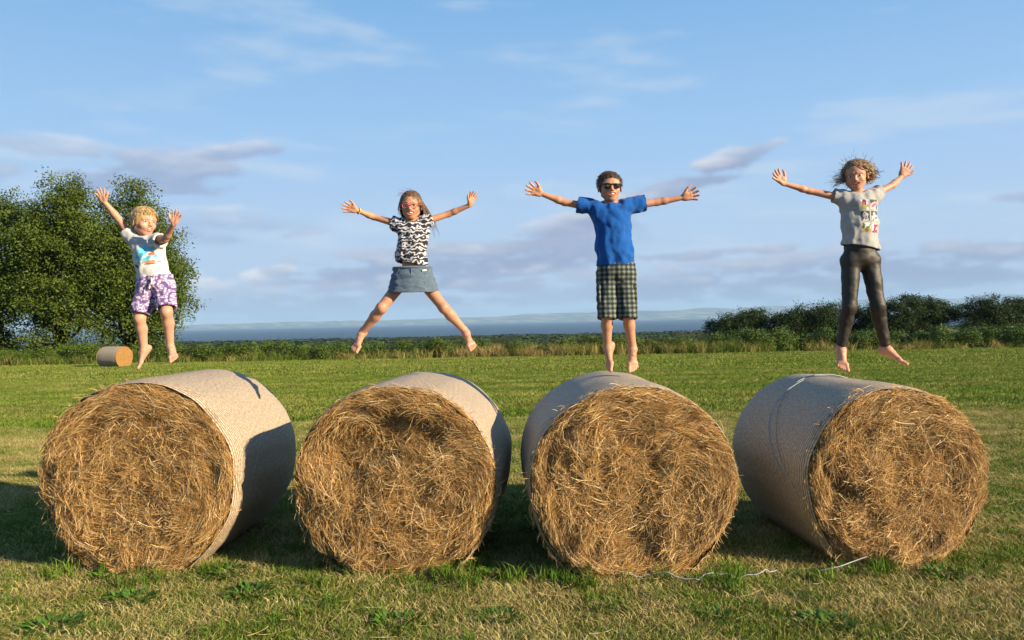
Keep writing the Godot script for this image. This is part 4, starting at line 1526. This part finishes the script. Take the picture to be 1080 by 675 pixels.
func build_people() -> void:
	folds.seed = 21
	folds.frequency = 9.0
	folds.fractal_octaves = 2
	var mottle := NoiseTexture2D.new()
	var mn := FastNoiseLite.new()
	mn.frequency = 0.03
	mn.fractal_octaves = 4
	mottle.noise = mn
	mottle.width = 256
	mottle.height = 256
	mottle.seamless = true
	var ramp := Gradient.new()
	ramp.set_color(0, Color(0.97, 0.84, 0.80))
	ramp.set_color(1, Color(1.0, 1.0, 1.0))
	mottle.color_ramp = ramp
	for a in [["skin_fair", 0.47, 0.285, 0.20], ["skin_tan", 0.43, 0.25, 0.165], ["skin_rosy", 0.46, 0.27, 0.185]]:
		var m := mat(a[0], lin(a[1], a[2], a[3]), 0.5, 0.4)
		m.albedo_texture = mottle
		m.uv1_triplanar = true
		m.uv1_scale = Vector3(9, 9, 9)
		m.subsurf_scatter_enabled = true
		m.subsurf_scatter_strength = 0.12
	mat("eye_white", lin(0.55, 0.52, 0.50), 0.3, 0.5)
	mat("iris", lin(0.05, 0.045, 0.04), 0.2, 0.5)
	mat("mouth", lin(0.16, 0.03, 0.03), 0.5, 0.4)
	mat("teeth", lin(0.8, 0.76, 0.68), 0.3, 0.5)
	mat("lips", lin(0.46, 0.17, 0.13), 0.45, 0.4)
	mat("brow_blond", lin(0.30, 0.19, 0.09), 0.8, 0.2)
	mat("brow_brown", lin(0.07, 0.04, 0.025), 0.8, 0.2)
	tinted("hair", 0.45, 0.5)
	var n := folds
	var z := Vector3(0, 0, 1)
	var r := RandomNumberGenerator.new()
	r.seed = 77

	# ---- the small blond child above the leftmost bale
	var t := thing("person", "small blond child in white printed t-shirt and purple patterned shorts, jumping above the leftmost bale", "person", Vector3(-2.44, 1.239, -5.4), 0.0, "jumping children")
	var J := {"head": Vector3(-0.072, 0.992, 0.0), "neck": Vector3(-0.072, 0.885, -0.01), "chest": Vector3(-0.050, 0.805, 0.0), "pelvis": Vector3(0.0, 0.575, 0.0), "shL": Vector3(-0.150, 0.880, 0.0), "elL": Vector3(-0.243, 1.015, 0.0), "wrL": Vector3(-0.311, 1.125, 0.05), "tipL": Vector3(-0.351, 1.236, 0.06), "shR": Vector3(0.030, 0.865, 0.02), "elR": Vector3(0.135, 0.855, 0.14), "wrR": Vector3(0.236, 0.940, 0.24), "tipR": Vector3(0.274, 1.033, 0.25), "hipL": Vector3(-0.055, 0.545, 0.0), "knL": Vector3(-0.091, 0.329, 0.05), "anL": Vector3(-0.090, 0.125, 0.0), "toeL": Vector3(-0.122, 0.0, 0.03), "hipR": Vector3(0.060, 0.55, 0.0), "knR": Vector3(0.106, 0.37, 0.08), "anR": Vector3(0.086, 0.14, -0.01), "toeR": Vector3(0.150, 0.029, 0.08)}
	var P := {"s": 0.85, "chest": 0.085, "arm": 0.029, "thigh": 0.055, "knee": 0.036, "calf": 0.036, "ankle": 0.0245, "foot": 0.86, "hand": 0.80, "head": 1.0, "face": Vector3(0.82, -0.10, 0.56), "up": Vector3(0.06, 1, 0.02), "round": 1.08, "smile": 0.7, "eyes": true, "gaze": 0.0, "brow": M.brow_blond, "skin": M.skin_fair, "instepL": Vector3(-0.8, 0.1, 0.6), "instepR": Vector3(0.1, 0.5, 1), "palmL": z, "palmR": Vector3(-0.1, 0, 1)}
	var ht := build_body(t, J, P)
	var print1 := func(u: float, v: float) -> Color:
		var c := lin(0.50, 0.495, 0.49)
		var w := n.get_noise_2d(u * 1.2, v * 1.2)
		if v < 0.26:
			c = lin(0.37, 0.38, 0.40)
		var d := spot(u, v, 0.56, 0.42, 0.17, 0.125, -0.5)
		if d < 1.0 + 0.9 * w:
			c = lin(0.10, 0.42, 0.56)
			if spot(u, v, 0.545, 0.36, 0.10, 0.07, 0.3) < 1.0:
				c = lin(0.13, 0.50, 0.68)
			if spot(u, v, 0.60, 0.43, 0.12, 0.025, -0.55) < 1.0 + w:
				c = lin(0.70, 0.72, 0.72)
			if spot(u, v, 0.48, 0.47, 0.03, 0.07, 0.4) < 1.0:
				c = lin(0.05, 0.23, 0.36)
		if spot(u, v, 0.655, 0.42, 0.045, 0.032, -0.6) < 1.0 + w:
			c = lin(0.60, 0.10, 0.05)
		if spot(u, v, 0.63, 0.565, 0.12, 0.03, -0.08) < 1.0 + 1.2 * w:
			c = lin(0.50, 0.20, 0.12)
		if spot(u, v, 0.62, 0.595, 0.10, 0.010, -0.05) < 1.0:
			c = lin(0.10, 0.10, 0.12)
		if spot(u, v, 0.39, 0.63, 0.06, 0.022, 0.5) < 1.0 + w:
			c = lin(0.06, 0.06, 0.07)
		return c
	tee(t, J, P, cloth("tee_print_whale", painted(256, print1)), Vector3(-0.002, 0.607, 0.0), Vector3(0.1, -1, 0), 0.080, 0.086, 0.42, 0.047, 1.32, 0.012)
	var camo := func(u: float, v: float) -> Color:
		var a := n.get_noise_2d(u * 1.15, v * 1.15)
		var b := n.get_noise_2d(u * 2.3 + 9.0, v * 2.3)
		var c := lin(0.30, 0.22, 0.36)
		if a > 0.12:
			c = lin(0.11, 0.075, 0.20)
		elif b > 0.14:
			c = lin(0.62, 0.50, 0.60)
		elif b < -0.28:
			c = lin(0.15, 0.14, 0.32)
		return c
	shorts("shorts", t, J, cloth("purple_camo", painted(256, camo)), Vector3(0.0, 0.622, 0.0), Vector3(-0.08, 1, 0), 0.088, 1.3, [Vector3(-0.087, 0.362, 0.045), Vector3(0.105, 0.392, 0.075)], 0.068, 0.066, 0.011, Vector2(0.4, 0.4))
	part("drawstring", cord(PackedVector3Array([Vector3(0.02, 0.60, 0.105), Vector3(0.025, 0.575, 0.112), Vector3(0.012, 0.545, 0.112), Vector3(0.005, 0.53, 0.108)]), 0.005), M.teeth, t)
	var cap := Shell.new()
	cap.add(hair_cap(Vector3(0, -0.55, 0.83), 0.035, 0.009, -0.045), ht)
	var hair := part("hair", mesh_of(cap.v, cap.idx), mat("blond_base", lin(0.36, 0.24, 0.11), 0.6, 0.4), t)
	var st := grow_hair(950, r, 0.42, -0.5, func(_d: Vector3, q: RandomNumberGenerator): return q.randf_range(0.022, 0.042), func(d: Vector3, u: float, _q: RandomNumberGenerator): return Vector3(0.1, -0.4 + 0.2 * d.y, 0.6) + d * 0.12 - Vector3(0, u * 0.3, 0), 0.005, 0.4, Color(0.62, 0.43, 0.20), Color(0.36, 0.22, 0.09), 5)
	part("hair_strands", moved(ribbons(st, Vector3(0, 0.02, -0.01)), ht), M.hair, hair)

	# ---- the child in the striped top and skirt above the second bale
	t = thing("person", "child with long brown hair and glasses, black-and-white patterned top and denim skirt, jumping", "person", Vector3(-0.657, 1.292, -5.25), 0.0, "jumping children")
	J = {"head": Vector3(0.002, 0.985, 0.015), "neck": Vector3(0.004, 0.878, 0.0), "chest": Vector3(0.006, 0.79, 0.0), "pelvis": Vector3(0.0, 0.525, 0.0), "shL": Vector3(-0.092, 0.868, 0.0), "elL": Vector3(-0.255, 0.920, -0.01), "wrL": Vector3(-0.349, 0.956, 0.07), "tipL": Vector3(-0.447, 0.982, 0.09), "shR": Vector3(0.098, 0.882, 0.0), "elR": Vector3(0.250, 0.932, -0.03), "wrR": Vector3(0.390, 0.982, 0.0), "tipR": Vector3(0.421, 1.064, 0.0), "hipL": Vector3(-0.062, 0.492, 0.0), "knL": Vector3(-0.203, 0.308, 0.06), "anL": Vector3(-0.352, 0.148, -0.03), "toeL": Vector3(-0.403, 0.012, 0.04), "hipR": Vector3(0.062, 0.495, 0.0), "knR": Vector3(0.208, 0.302, 0.05), "anR": Vector3(0.343, 0.140, -0.03), "toeR": Vector3(0.408, 0.0, 0.05)}
	P = {"s": 0.86, "chest": 0.085, "arm": 0.0255, "thigh": 0.046, "knee": 0.034, "calf": 0.034, "ankle": 0.0225, "foot": 0.90, "hand": 0.80, "head": 0.93, "face": Vector3(0.02, -0.16, 1), "up": Vector3(0.02, 1, 0.1), "round": 1.0, "smile": 1.0, "eyes": true, "gaze": 0.0, "brow": M.brow_brown, "skin": M.skin_tan, "instepL": Vector3(-0.3, 0.2, 1), "instepR": Vector3(0.3, 0.2, 1), "palmL": z, "palmR": Vector3(0.75, 0, 0.65)}
	ht = build_body(t, J, P)
	var zebra := func(u: float, v: float) -> Color:
		var w := n.get_noise_2d(u * 0.9, v * 0.9) * 0.5 + n.get_noise_2d(u * 1.6 + 5.0, v * 1.2) * 0.25
		var s := sin((v * 14.0 + w * 1.3) * TAU) + 1.1 * n.get_noise_2d(u * 2.0 + 3.0, v * 4.0)
		return lin(0.46, 0.46, 0.49) if s > 0.22 else lin(0.02, 0.022, 0.038)
	tee(t, J, P, cloth("zebra_cloth", painted(320, zebra)), Vector3(0.0, 0.592, 0.0), Vector3(-0.22, -1, 0.12), 0.076, 0.080, 0.26, 0.042, 1.34, 0.016)
	var f := Field.new(Vector3(-0.24, 0.36, -0.2), Vector3(0.24, 0.66, 0.2), 0.006)
	f.cone(Vector3(0, 0.60, 0), Vector3(0.002, 0.395, 0.01), 0.082, 0.122, 0.02, 1.46, 1.0)
	f.wrinkle(n, 0.007, Vector3(1.0, 2.6, 1.0))
	f.wrinkle(n, 0.004, Vector3(1.5, 5.0, 1.5))
	f.hollow(0.013)
	f.clip(Vector3(0, 1, 0.03), Vector3(0, 0.583, 0))
	f.clip(Vector3(0, -1, -0.06), Vector3(0, 0.412, 0))
	var denim := func(u: float, v: float) -> Color:
		var w := 0.5 * n.get_noise_2d(u * 14.0, v * 30.0) + 0.4 * n.get_noise_2d(u * 2.0, v * 6.0)
		return lin(0.055, 0.085, 0.13).lerp(lin(0.125, 0.17, 0.225), clampf(0.4 + w, 0.0, 1.0))
	var dm := cloth("denim", painted(256, denim))
	garment("skirt", f, dm, t, Vector2(-0.2, 0.6), Vector2(0.4, 0.4))
	# waistband, fly and pockets stand proud of the skirt
	var band := []
	for i in 25:
		var a := TAU * i / 24.0
		band.append(Vector3(cos(a) * 0.127, 0.572, sin(a) * 0.089))
	part("waistband", arc_tube(band, 0.009), dm, t)
	part("fly_seam", arc_tube([Vector3(0.004, 0.565, 0.098), Vector3(0.005, 0.53, 0.105), Vector3(0.0, 0.505, 0.108)], 0.003), dm, t)
	part("pocket_seam", arc_tube([Vector3(-0.075, 0.565, 0.078), Vector3(-0.095, 0.535, 0.073), Vector3(-0.125, 0.525, 0.05)], 0.003), dm, t)
	part("pocket_tab", arc_tube([Vector3(0.075, 0.548, 0.086), Vector3(0.10, 0.550, 0.072)], 0.006), M.teeth, t)
	var bracelet := []
	var bw: Vector3 = J.wrL.lerp(J.elL, 0.12)
	var bd: Vector3 = (J.wrL - J.elL).normalized()
	var bu: Vector3 = bd.cross(Vector3.UP).normalized()
	for i in 13:
		var a := TAU * i / 12.0
		bracelet.append(bw + (bu * cos(a) + bd.cross(bu) * sin(a)) * 0.0195)
	part("bracelet", arc_tube(bracelet, 0.0045), mat("yellow_band", lin(0.55, 0.5, 0.12), 0.5, 0.4), t)
	var glasses := part("glasses", moved(arc_tube([Vector3(-0.010, 0.006, 0.089), Vector3(0, 0.009, 0.0925), Vector3(0.010, 0.006, 0.089)], 0.0022), ht), mat("pink_frame", lin(0.55, 0.09, 0.16), 0.35, 0.5), t)
	for e in [-1.0, 1.0]:
		var ring := []
		for i in 17:
			var a := TAU * i / 16.0
			var cx := signf(cos(a)) * pow(absf(cos(a)), 0.6)
			var cy := signf(sin(a)) * pow(absf(sin(a)), 0.6)
			ring.append(Vector3(e * (0.032 + 0.0215 * cx), 0.002 + 0.0145 * cy, 0.089 - 0.012 * (0.5 + 0.5 * cx)))
		part("rim", moved(arc_tube(ring, 0.0024), ht), M.pink_frame, glasses)
		part("temple_arm", moved(arc_tube([Vector3(e * 0.053, 0.006, 0.077), Vector3(e * 0.073, 0.008, 0.04), Vector3(e * 0.079, 0.006, -0.005)], 0.002), ht), M.pink_frame, glasses)
	cap = Shell.new()
	cap.add(hair_cap(Vector3(0, -0.45, 0.89), 0.026, 0.009, -0.07), ht)
	hair = part("hair", mesh_of(cap.v, cap.idx), mat("brown_base", lin(0.085, 0.048, 0.024), 0.5, 0.45), t)
	var c1 := Color(0.17, 0.092, 0.042)
	var c2 := Color(0.09, 0.048, 0.022)
	st = grow_hair(640, r, 0.48, -0.55, func(d: Vector3, q: RandomNumberGenerator): return q.randf_range(0.10, 0.15) if d.x < 0.15 else q.randf_range(0.20, 0.38), func(d: Vector3, u: float, _q: RandomNumberGenerator): return Vector3(signf(d.x) * 0.75 * ss(0.1, 0.6, d.z) * (1.0 - u), -0.9, -0.30 - 0.25 * ss(0.0, 0.6, d.z)) + (Vector3(0.10 * u, 0, -0.05) if d.x > 0.15 else Vector3(0.12 * u, 0, 0)), 0.0055, 0.35, c1, c2, 9, 0.2)
	st.append_array(grow_hair(36, r, 0.6, 0.3, func(_d: Vector3, q: RandomNumberGenerator): return q.randf_range(0.04, 0.08), func(d: Vector3, u: float, q: RandomNumberGenerator): return Vector3(-0.7 + q.randfn() * 0.2, 0.3 - u, -0.2) + d * 0.25, 0.0026, 0.9, c1, c2, 7))
	part("hair_strands", moved(ribbons(st, Vector3(0, 0.02, -0.01)), ht), M.hair, hair)

	# ---- the child in the blue t-shirt above the third bale
	t = thing("person", "child in blue t-shirt, plaid cargo shorts and sunglasses, arms out, jumping above the third bale", "person", Vector3(0.683, 1.141, -5.1), 0.0, "jumping children")
	J = {"head": Vector3(-0.031, 1.205, 0.015), "neck": Vector3(-0.028, 1.100, 0.0), "chest": Vector3(-0.022, 1.005, 0.0), "pelvis": Vector3(0.0, 0.665, 0.0), "shL": Vector3(-0.138, 1.078, 0.0), "elL": Vector3(-0.325, 1.120, -0.02), "wrL": Vector3(-0.474, 1.176, 0.0), "tipL": Vector3(-0.587, 1.220, 0.02), "shR": Vector3(0.092, 1.086, 0.0), "elR": Vector3(0.280, 1.108, -0.02), "wrR": Vector3(0.438, 1.130, 0.0), "tipR": Vector3(0.534, 1.153, 0.02), "hipL": Vector3(-0.062, 0.622, 0.0), "knL": Vector3(-0.074, 0.382, 0.05), "anL": Vector3(-0.066, 0.176, -0.02), "toeL": Vector3(-0.069, 0.003, 0.02), "hipR": Vector3(0.056, 0.620, 0.0), "knR": Vector3(0.062, 0.379, 0.05), "anR": Vector3(0.097, 0.168, -0.02), "toeR": Vector3(0.091, 0.0, 0.03)}
	P = {"s": 0.98, "chest": 0.098, "arm": 0.029, "thigh": 0.043, "knee": 0.0355, "calf": 0.0345, "ankle": 0.0245, "foot": 1.0, "hand": 0.92, "head": 0.97, "face": Vector3(0.03, -0.08, 1), "up": Vector3(0.0, 1, 0.05), "round": 1.0, "smile": 0.55, "eyes": false, "gaze": 0.0, "brow": M.brow_brown, "skin": M.skin_tan, "instepL": Vector3(-0.9, 0.1, 0.45), "instepR": Vector3(0.1, 0.1, 1), "palmL": z, "palmR": z}
	ht = build_body(t, J, P)
	var blue := func(u: float, v: float) -> Color:
		var w := n.get_noise_2d(u * 9.0, v * 9.0) * 0.12
		return lin(0.005, 0.07 + 0.03 * w, 0.29 + 0.1 * w)
	tee(t, J, P, cloth("blue_jersey", painted(128, blue)), Vector3(-0.004, 0.700, 0.0), Vector3(0.02, -1, 0), 0.092, 0.094, 0.56, 0.053, 1.28, 0.014)
	part("collar", arc_tube([Vector3(-0.088, 1.098, 0.0), Vector3(-0.065, 1.083, 0.045), Vector3(-0.028, 1.066, 0.068), Vector3(0.012, 1.084, 0.045), Vector3(0.034, 1.100, 0.0), Vector3(-0.028, 1.125, -0.06), Vector3(-0.088, 1.098, 0.0)], 0.007), M.blue_jersey, t)
	var plaid := func(u: float, v: float) -> Color:
		var a := fposmod(u * 13.0, 1.0)
		var b := fposmod(v * 13.0, 1.0)
		var c := lin(0.085, 0.11, 0.085)
		if a < 0.42:
			c = c * 0.62
		if b < 0.42:
			c = c * 0.62
		if absf(a - 0.71) < 0.09 or absf(b - 0.71) < 0.09:
			c = c.lerp(lin(0.30, 0.32, 0.27), 0.4)
		if absf(a - 0.21) < 0.08 or absf(b - 0.21) < 0.08:
			c = c.lerp(lin(0.015, 0.02, 0.05), 0.65)
		return c
	var pm := cloth("plaid_cloth", painted(320, plaid))
	shorts("shorts", t, J, pm, Vector3(0.0, 0.716, 0.0), Vector3(0, 1, 0), 0.087, 1.36, [Vector3(-0.073, 0.352, 0.045), Vector3(0.064, 0.349, 0.045)], 0.063, 0.062, 0.008, Vector2(0.4, 0.4))
	for e in [-1.0, 1.0]:
		var pf := Field.new(Vector3(-0.2, 0.44, -0.12), Vector3(0.2, 0.6, 0.14), 0.006)
		pf.cone(Vector3(e * 0.112 - 0.004, 0.565, 0.02), Vector3(e * 0.114 - 0.004, 0.475, 0.03), 0.022, 0.023, 0.01, 0.8, 1.8)
		pf.wrinkle(n, 0.005, Vector3(2, 2, 2))
		garment("cargo_pocket", pf, pm, t, Vector2(-0.2, 0.736), Vector2(0.4, 0.4))
	var dark := mat("dark_plastic", lin(0.015, 0.014, 0.016), 0.25, 0.5)
	var lensm := mat("dark_lens", lin(0.012, 0.010, 0.012), 0.06, 0.6)
	glasses = part("sunglasses", moved(arc_tube([Vector3(-0.058, 0.015, 0.072), Vector3(-0.032, 0.018, 0.086), Vector3(0, 0.012, 0.0925), Vector3(0.032, 0.018, 0.086), Vector3(0.058, 0.015, 0.072)], 0.0042), ht), dark, t)
	for e in [-1.0, 1.0]:
		part("lens", blob(Vector3(e * 0.031, 0.001, 0.079), Vector3(0.026, 0.0185, 0.011), ht), lensm, glasses)
		part("temple_arm", moved(arc_tube([Vector3(e * 0.057, 0.013, 0.072), Vector3(e * 0.075, 0.012, 0.04), Vector3(e * 0.081, 0.008, -0.005)], 0.0035), ht), dark, glasses)
	cap = Shell.new()
	cap.add(hair_cap(Vector3(0, -0.62, 0.78), 0.022, 0.008, -0.04), ht)
	hair = part("hair", mesh_of(cap.v, cap.idx), mat("dark_base", lin(0.05, 0.03, 0.018), 0.5, 0.45), t)
	st = grow_hair(850, r, 0.5, -0.35, func(d: Vector3, q: RandomNumberGenerator): return q.randf_range(0.014, 0.026) + 0.014 * maxf(d.y, 0.0), func(d: Vector3, u: float, q: RandomNumberGenerator): return d * 0.25 + Vector3(-0.55 * d.y, -0.35 - 0.3 * u, 0.55 * d.y) + Vector3(q.randfn(), q.randfn(), q.randfn()) * 0.15, 0.0045, 0.3, Color(0.12, 0.068, 0.035), Color(0.045, 0.026, 0.015), 5)
	part("hair_strands", moved(ribbons(st, Vector3(0, 0.02, -0.01)), ht), M.hair, hair)

	# ---- the child in leggings above the rightmost bale
	t = thing("person", "child with wavy light brown hair, grey printed t-shirt and shiny black leggings, jumping", "person", Vector3(2.308, 1.118, -5.2), 0.0, "jumping children")
	J = {"head": Vector3(-0.026, 1.285, 0.02), "neck": Vector3(-0.006, 1.168, 0.0), "chest": Vector3(0.0, 1.085, 0.0), "pelvis": Vector3(0.0, 0.764, 0.0), "shL": Vector3(-0.103, 1.140, 0.0), "elL": Vector3(-0.318, 1.198, -0.02), "wrL": Vector3(-0.488, 1.246, 0.0), "tipL": Vector3(-0.574, 1.330, 0.02), "shR": Vector3(0.103, 1.160, 0.0), "elR": Vector3(0.255, 1.230, -0.06), "wrR": Vector3(0.353, 1.298, -0.13), "tipR": Vector3(0.399, 1.391, -0.13), "hipL": Vector3(-0.060, 0.724, 0.0), "knL": Vector3(-0.098, 0.421, 0.05), "anL": Vector3(-0.128, 0.146, -0.02), "toeL": Vector3(-0.150, 0.0, 0.07), "hipR": Vector3(0.062, 0.725, 0.0), "knR": Vector3(0.088, 0.423, 0.05), "anR": Vector3(0.180, 0.142, -0.04), "toeR": Vector3(0.288, 0.038, 0.04)}
	P = {"s": 1.0, "chest": 0.095, "arm": 0.0275, "thigh": 0.045, "knee": 0.031, "calf": 0.031, "ankle": 0.024, "foot": 1.0, "hand": 0.92, "head": 0.98, "face": Vector3(-0.42, -0.22, 0.9), "up": Vector3(-0.10, 1, 0.15), "round": 1.02, "smile": 0.6, "eyes": true, "gaze": 0.0, "brow": M.brow_blond, "skin": M.skin_rosy, "instepL": Vector3(-0.1, 0.2, 1), "instepR": Vector3(0.35, 0.8, 0.3), "palmL": Vector3(-0.1, 0.45, 0.9), "palmR": Vector3(0.1, 0, -1)}
	ht = build_body(t, J, P)
	var print4 := func(u: float, v: float) -> Color:
		var w := n.get_noise_2d(u * 22.0, v * 22.0)
		var c := lin(0.30, 0.30, 0.305) * (1.0 + 0.10 * w)
		# three rows of two small pictures
		for row in 3:
			for col in 2:
				var cx := 0.49 + col * 0.165 + row * 0.012
				var cy := 0.33 + row * 0.19
				var a := (u - cx) / 0.070
				var b := (v - cy) / 0.078
				if absf(a) > 1.0 or absf(b) > 1.0:
					continue
				var k := n.get_noise_2d(u * 1.1, v * 1.1)
				a += k * 0.9
				b += n.get_noise_2d(u * 1.1 + 7.0, v * 1.1) * 0.9
				var e := a * a + b * b
				c = lin(0.46, 0.455, 0.45)
				if row == 0 and col == 0:
					if b < -0.15 and absf(a) < 0.6:
						c = lin(0.05, 0.03, 0.07)
					elif spot(a, b, 0.0, 0.0, 0.8, 0.35) < 1.0:
						c = lin(0.38, 0.05, 0.09)
					elif b > 0.2 and absf(a) < 0.85:
						c = lin(0.22, 0.26, 0.09)
				elif row == 0:
					if spot(a, b, 0.1, 0.25, 0.5, 0.5) < 1.0:
						c = lin(0.48, 0.08, 0.18)
					elif b < -0.5 or a > 0.75:
						c = lin(0.07, 0.07, 0.08)
				elif row == 1:
					if col == 0 and (absf(a) > 0.55 or b < -0.6 or spot(a, b, 0.1, 0.4, 0.3, 0.5) < 1.0):
						c = lin(0.05, 0.06, 0.08)
					elif col == 1 and (b < -0.55 or (absf(b - 0.7) < 0.15) or (a < -0.7 and b < 0.2)):
						c = lin(0.06, 0.07, 0.09)
				elif col == 0:
					c = lin(0.12, 0.14, 0.05) if e < 0.5 else lin(0.34, 0.24, 0.08) if b > 0.35 else lin(0.52, 0.51, 0.48)
				else:
					if spot(a, b, -0.25, -0.2, 0.5, 0.5) < 1.0 or spot(a, b, 0.35, -0.1, 0.45, 0.55) < 1.0 or spot(a, b, 0.0, 0.4, 0.4, 0.4) < 1.0:
						c = lin(0.50, 0.03, 0.10)
					elif b > 0.55:
						c = lin(0.06, 0.10, 0.06)
		return c
	tee(t, J, P, cloth("grey_marl", painted(320, print4)), Vector3(0.004, 0.812, 0.0), Vector3(-0.20, -1, 0.02), 0.090, 0.090, 0.30, 0.046, 1.30, 0.014)
	var leather := mat("coated_legging", lin(0.017, 0.014, 0.012), 0.58, 0.45)
	f = Field.new(Vector3(-0.26, 0.1, -0.17), Vector3(0.3, 0.9, 0.2), 0.006)
	f.cone(Vector3(0, 0.845, 0), Vector3(0, 0.755, 0), 0.076, 0.078, 0.03, 1.32, 1.05)
	f.cone(J.hipL, J.hipR, 0.064, 0.064, 0.03)
	for e in ["L", "R"]:
		var hip: Vector3 = J["hip" + e]
		var kn: Vector3 = J["kn" + e]
		var an: Vector3 = J["an" + e]
		f.cone(hip, kn, 0.064, 0.045, 0.02)
		var calf: Vector3 = kn.lerp(an, 0.3) - Vector3(0, 0, 0.014)
		f.cone(kn, calf, 0.045, 0.043, 0.02)
		f.cone(calf, an + (an - kn) * 0.1, 0.043, 0.030, 0.02)
	f.wrinkle(n, 0.005, Vector3(1.0, 1.0, 1.0))
	f.wrinkle(n, 0.0022, Vector3(1.6, 3.0, 1.6))
	f.hollow(0.013)
	f.clip(Vector3(0.0, 1, -0.02), Vector3(0, 0.832, 0))
	for e in [["L", -1.0], ["R", 1.0]]:
		var d: Vector3 = (J["an" + e[0]] - J["kn" + e[0]]).normalized()
		f.clip(d, J["kn" + e[0]].lerp(J["an" + e[0]], 0.93), Vector3(e[1], 0, 0), Vector3(0.02, 0, 0))
	garment("leggings", f, leather, t, Vector2.ZERO, Vector2.ONE)
	cap = Shell.new()
	cap.add(hair_cap(Vector3(0, -0.5, 0.86), 0.018, 0.008, -0.06), ht)
	hair = part("hair", mesh_of(cap.v, cap.idx), mat("wavy_base", lin(0.14, 0.085, 0.045), 0.5, 0.45), t)
	c1 = Color(0.36, 0.22, 0.105)
	c2 = Color(0.13, 0.075, 0.036)
	st = grow_hair(760, r, 0.5, -0.5, func(_d: Vector3, q: RandomNumberGenerator): return q.randf_range(0.05, 0.10), func(d: Vector3, u: float, q: RandomNumberGenerator): return d * 0.2 + Vector3(0.25 + 0.5 * signf(d.x) * ss(0.2, 0.6, d.z), -0.5 + 0.2 * u, -0.45) + Vector3(q.randfn(), q.randfn(), q.randfn()) * 0.15, 0.0055, 1.1, c1, c2, 10, 0.3)
	st.append_array(grow_hair(46, r, 0.55, 0.1, func(_d: Vector3, q: RandomNumberGenerator): return q.randf_range(0.04, 0.085), func(d: Vector3, _u: float, q: RandomNumberGenerator): return d * 0.7 + Vector3(0, 0.25, 0) + Vector3(q.randfn(), q.randfn(), q.randfn()) * 0.3, 0.0026, 0.8, c1, c2, 9))
	var side_root: Vector3 = ht.affine_inverse() * Vector3(-0.085, 1.275, 0.0)
	var side_end: Vector3 = ht.affine_inverse() * Vector3(-0.165, 1.245, 0.01)
	for i in 70:
		var pts := PackedVector3Array()
		var end := side_end + Vector3(r.randfn() * 0.022, r.randfn() * 0.03, r.randfn() * 0.02)
		var from := side_root + Vector3(r.randfn() * 0.008, r.randfn() * 0.03, r.randfn() * 0.02)
		var ph := r.randf() * TAU
		for k in 9:
			var u := k / 8.0
			pts.append(from.lerp(end, u) + Vector3(cos(ph + u * 7.0), sin(ph + u * 7.0), cos(ph * 2.0 + u * 6.0)) * 0.009 * u)
		st.append([pts, 0.0042, c1.lerp(c2, r.randf()) * r.randf_range(0.6, 1.1)])
	# bunch of curls thrown out to the side
	var inv := ht.affine_inverse()
	var tail: Vector3 = inv * Vector3(0.092, 1.290, -0.02)
	var root_: Vector3 = inv * Vector3(0.045, 1.305, -0.02)
	for i in 240:
		var pts := PackedVector3Array()
		var end := tail + Vector3(r.randfn(), r.randfn(), r.randfn()) * 0.030
		var sag := Vector3(r.randfn(), r.randfn(), r.randfn()) * 0.022
		var ph := r.randf() * TAU
		for k in 10:
			var u := k / 9.0
			pts.append(root_.lerp(end, u) + sag * sin(u * PI) + Vector3(cos(ph + u * 9.0), sin(ph + u * 9.0), cos(ph * 2.0 + u * 8.0)) * 0.008 * u)
		st.append([pts, 0.0055, c1.lerp(c2, r.randf()) * r.randf_range(0.7, 1.2)])
	part("hair_strands", moved(ribbons(st, Vector3(0, 0.02, -0.01)), ht), M.hair, hair)


func _ready() -> void:
	# camera
	var cam := Camera3D.new()
	cam.name = "camera"
	cam.fov = 44.26
	cam.near = 0.05
	cam.far = 60000.0
	add_child(cam)
	cam.position = Vector3(0, 1.5, 0)
	cam.rotation_degrees = Vector3(0.03, 0, -1.26)
	cam.current = true
	# sky and sun
	noise.seed = 2
	noise.frequency = 0.02
	noise.fractal_octaves = 3
	var env := Environment.new()
	env.background_mode = Environment.BG_SKY
	var sky := Sky.new()
	var pan := PanoramaSkyMaterial.new()
	pan.panorama = build_sky()
	sky.sky_material = pan
	env.sky = sky
	env.background_energy_multiplier = 0.43
	env.tonemap_mode = Environment.TONE_MAPPER_LINEAR
	env.tonemap_exposure = 2.4
	env.sdfgi_enabled = true
	env.ssao_enabled = true
	env.ssil_enabled = true
	env.fog_enabled = true
	env.fog_density = 0.000055
	env.fog_light_color = Color(0.68, 0.84, 1.0)
	var we := WorldEnvironment.new()
	we.name = "world"
	we.environment = env
	add_child(we)
	var sun := DirectionalLight3D.new()
	sun.name = "sun"
	sun.light_energy = 1.6
	sun.light_color = Color(1.0, 0.915, 0.77)
	sun.light_angular_distance = 0.53
	sun.shadow_enabled = true
	add_child(sun)
	var az := deg_to_rad(61.0)
	var el := deg_to_rad(20.0)
	sun.look_at_from_position(Vector3.ZERO, Vector3(-sin(az) * cos(el), -sin(el), -cos(az) * cos(el)))
	rng.seed = 1
	build_materials()
	build_ground()
	build_distance()
	build_trees()
	build_hedge()
	build_bales()
	build_people()
	build_grass()
	build_weeds()
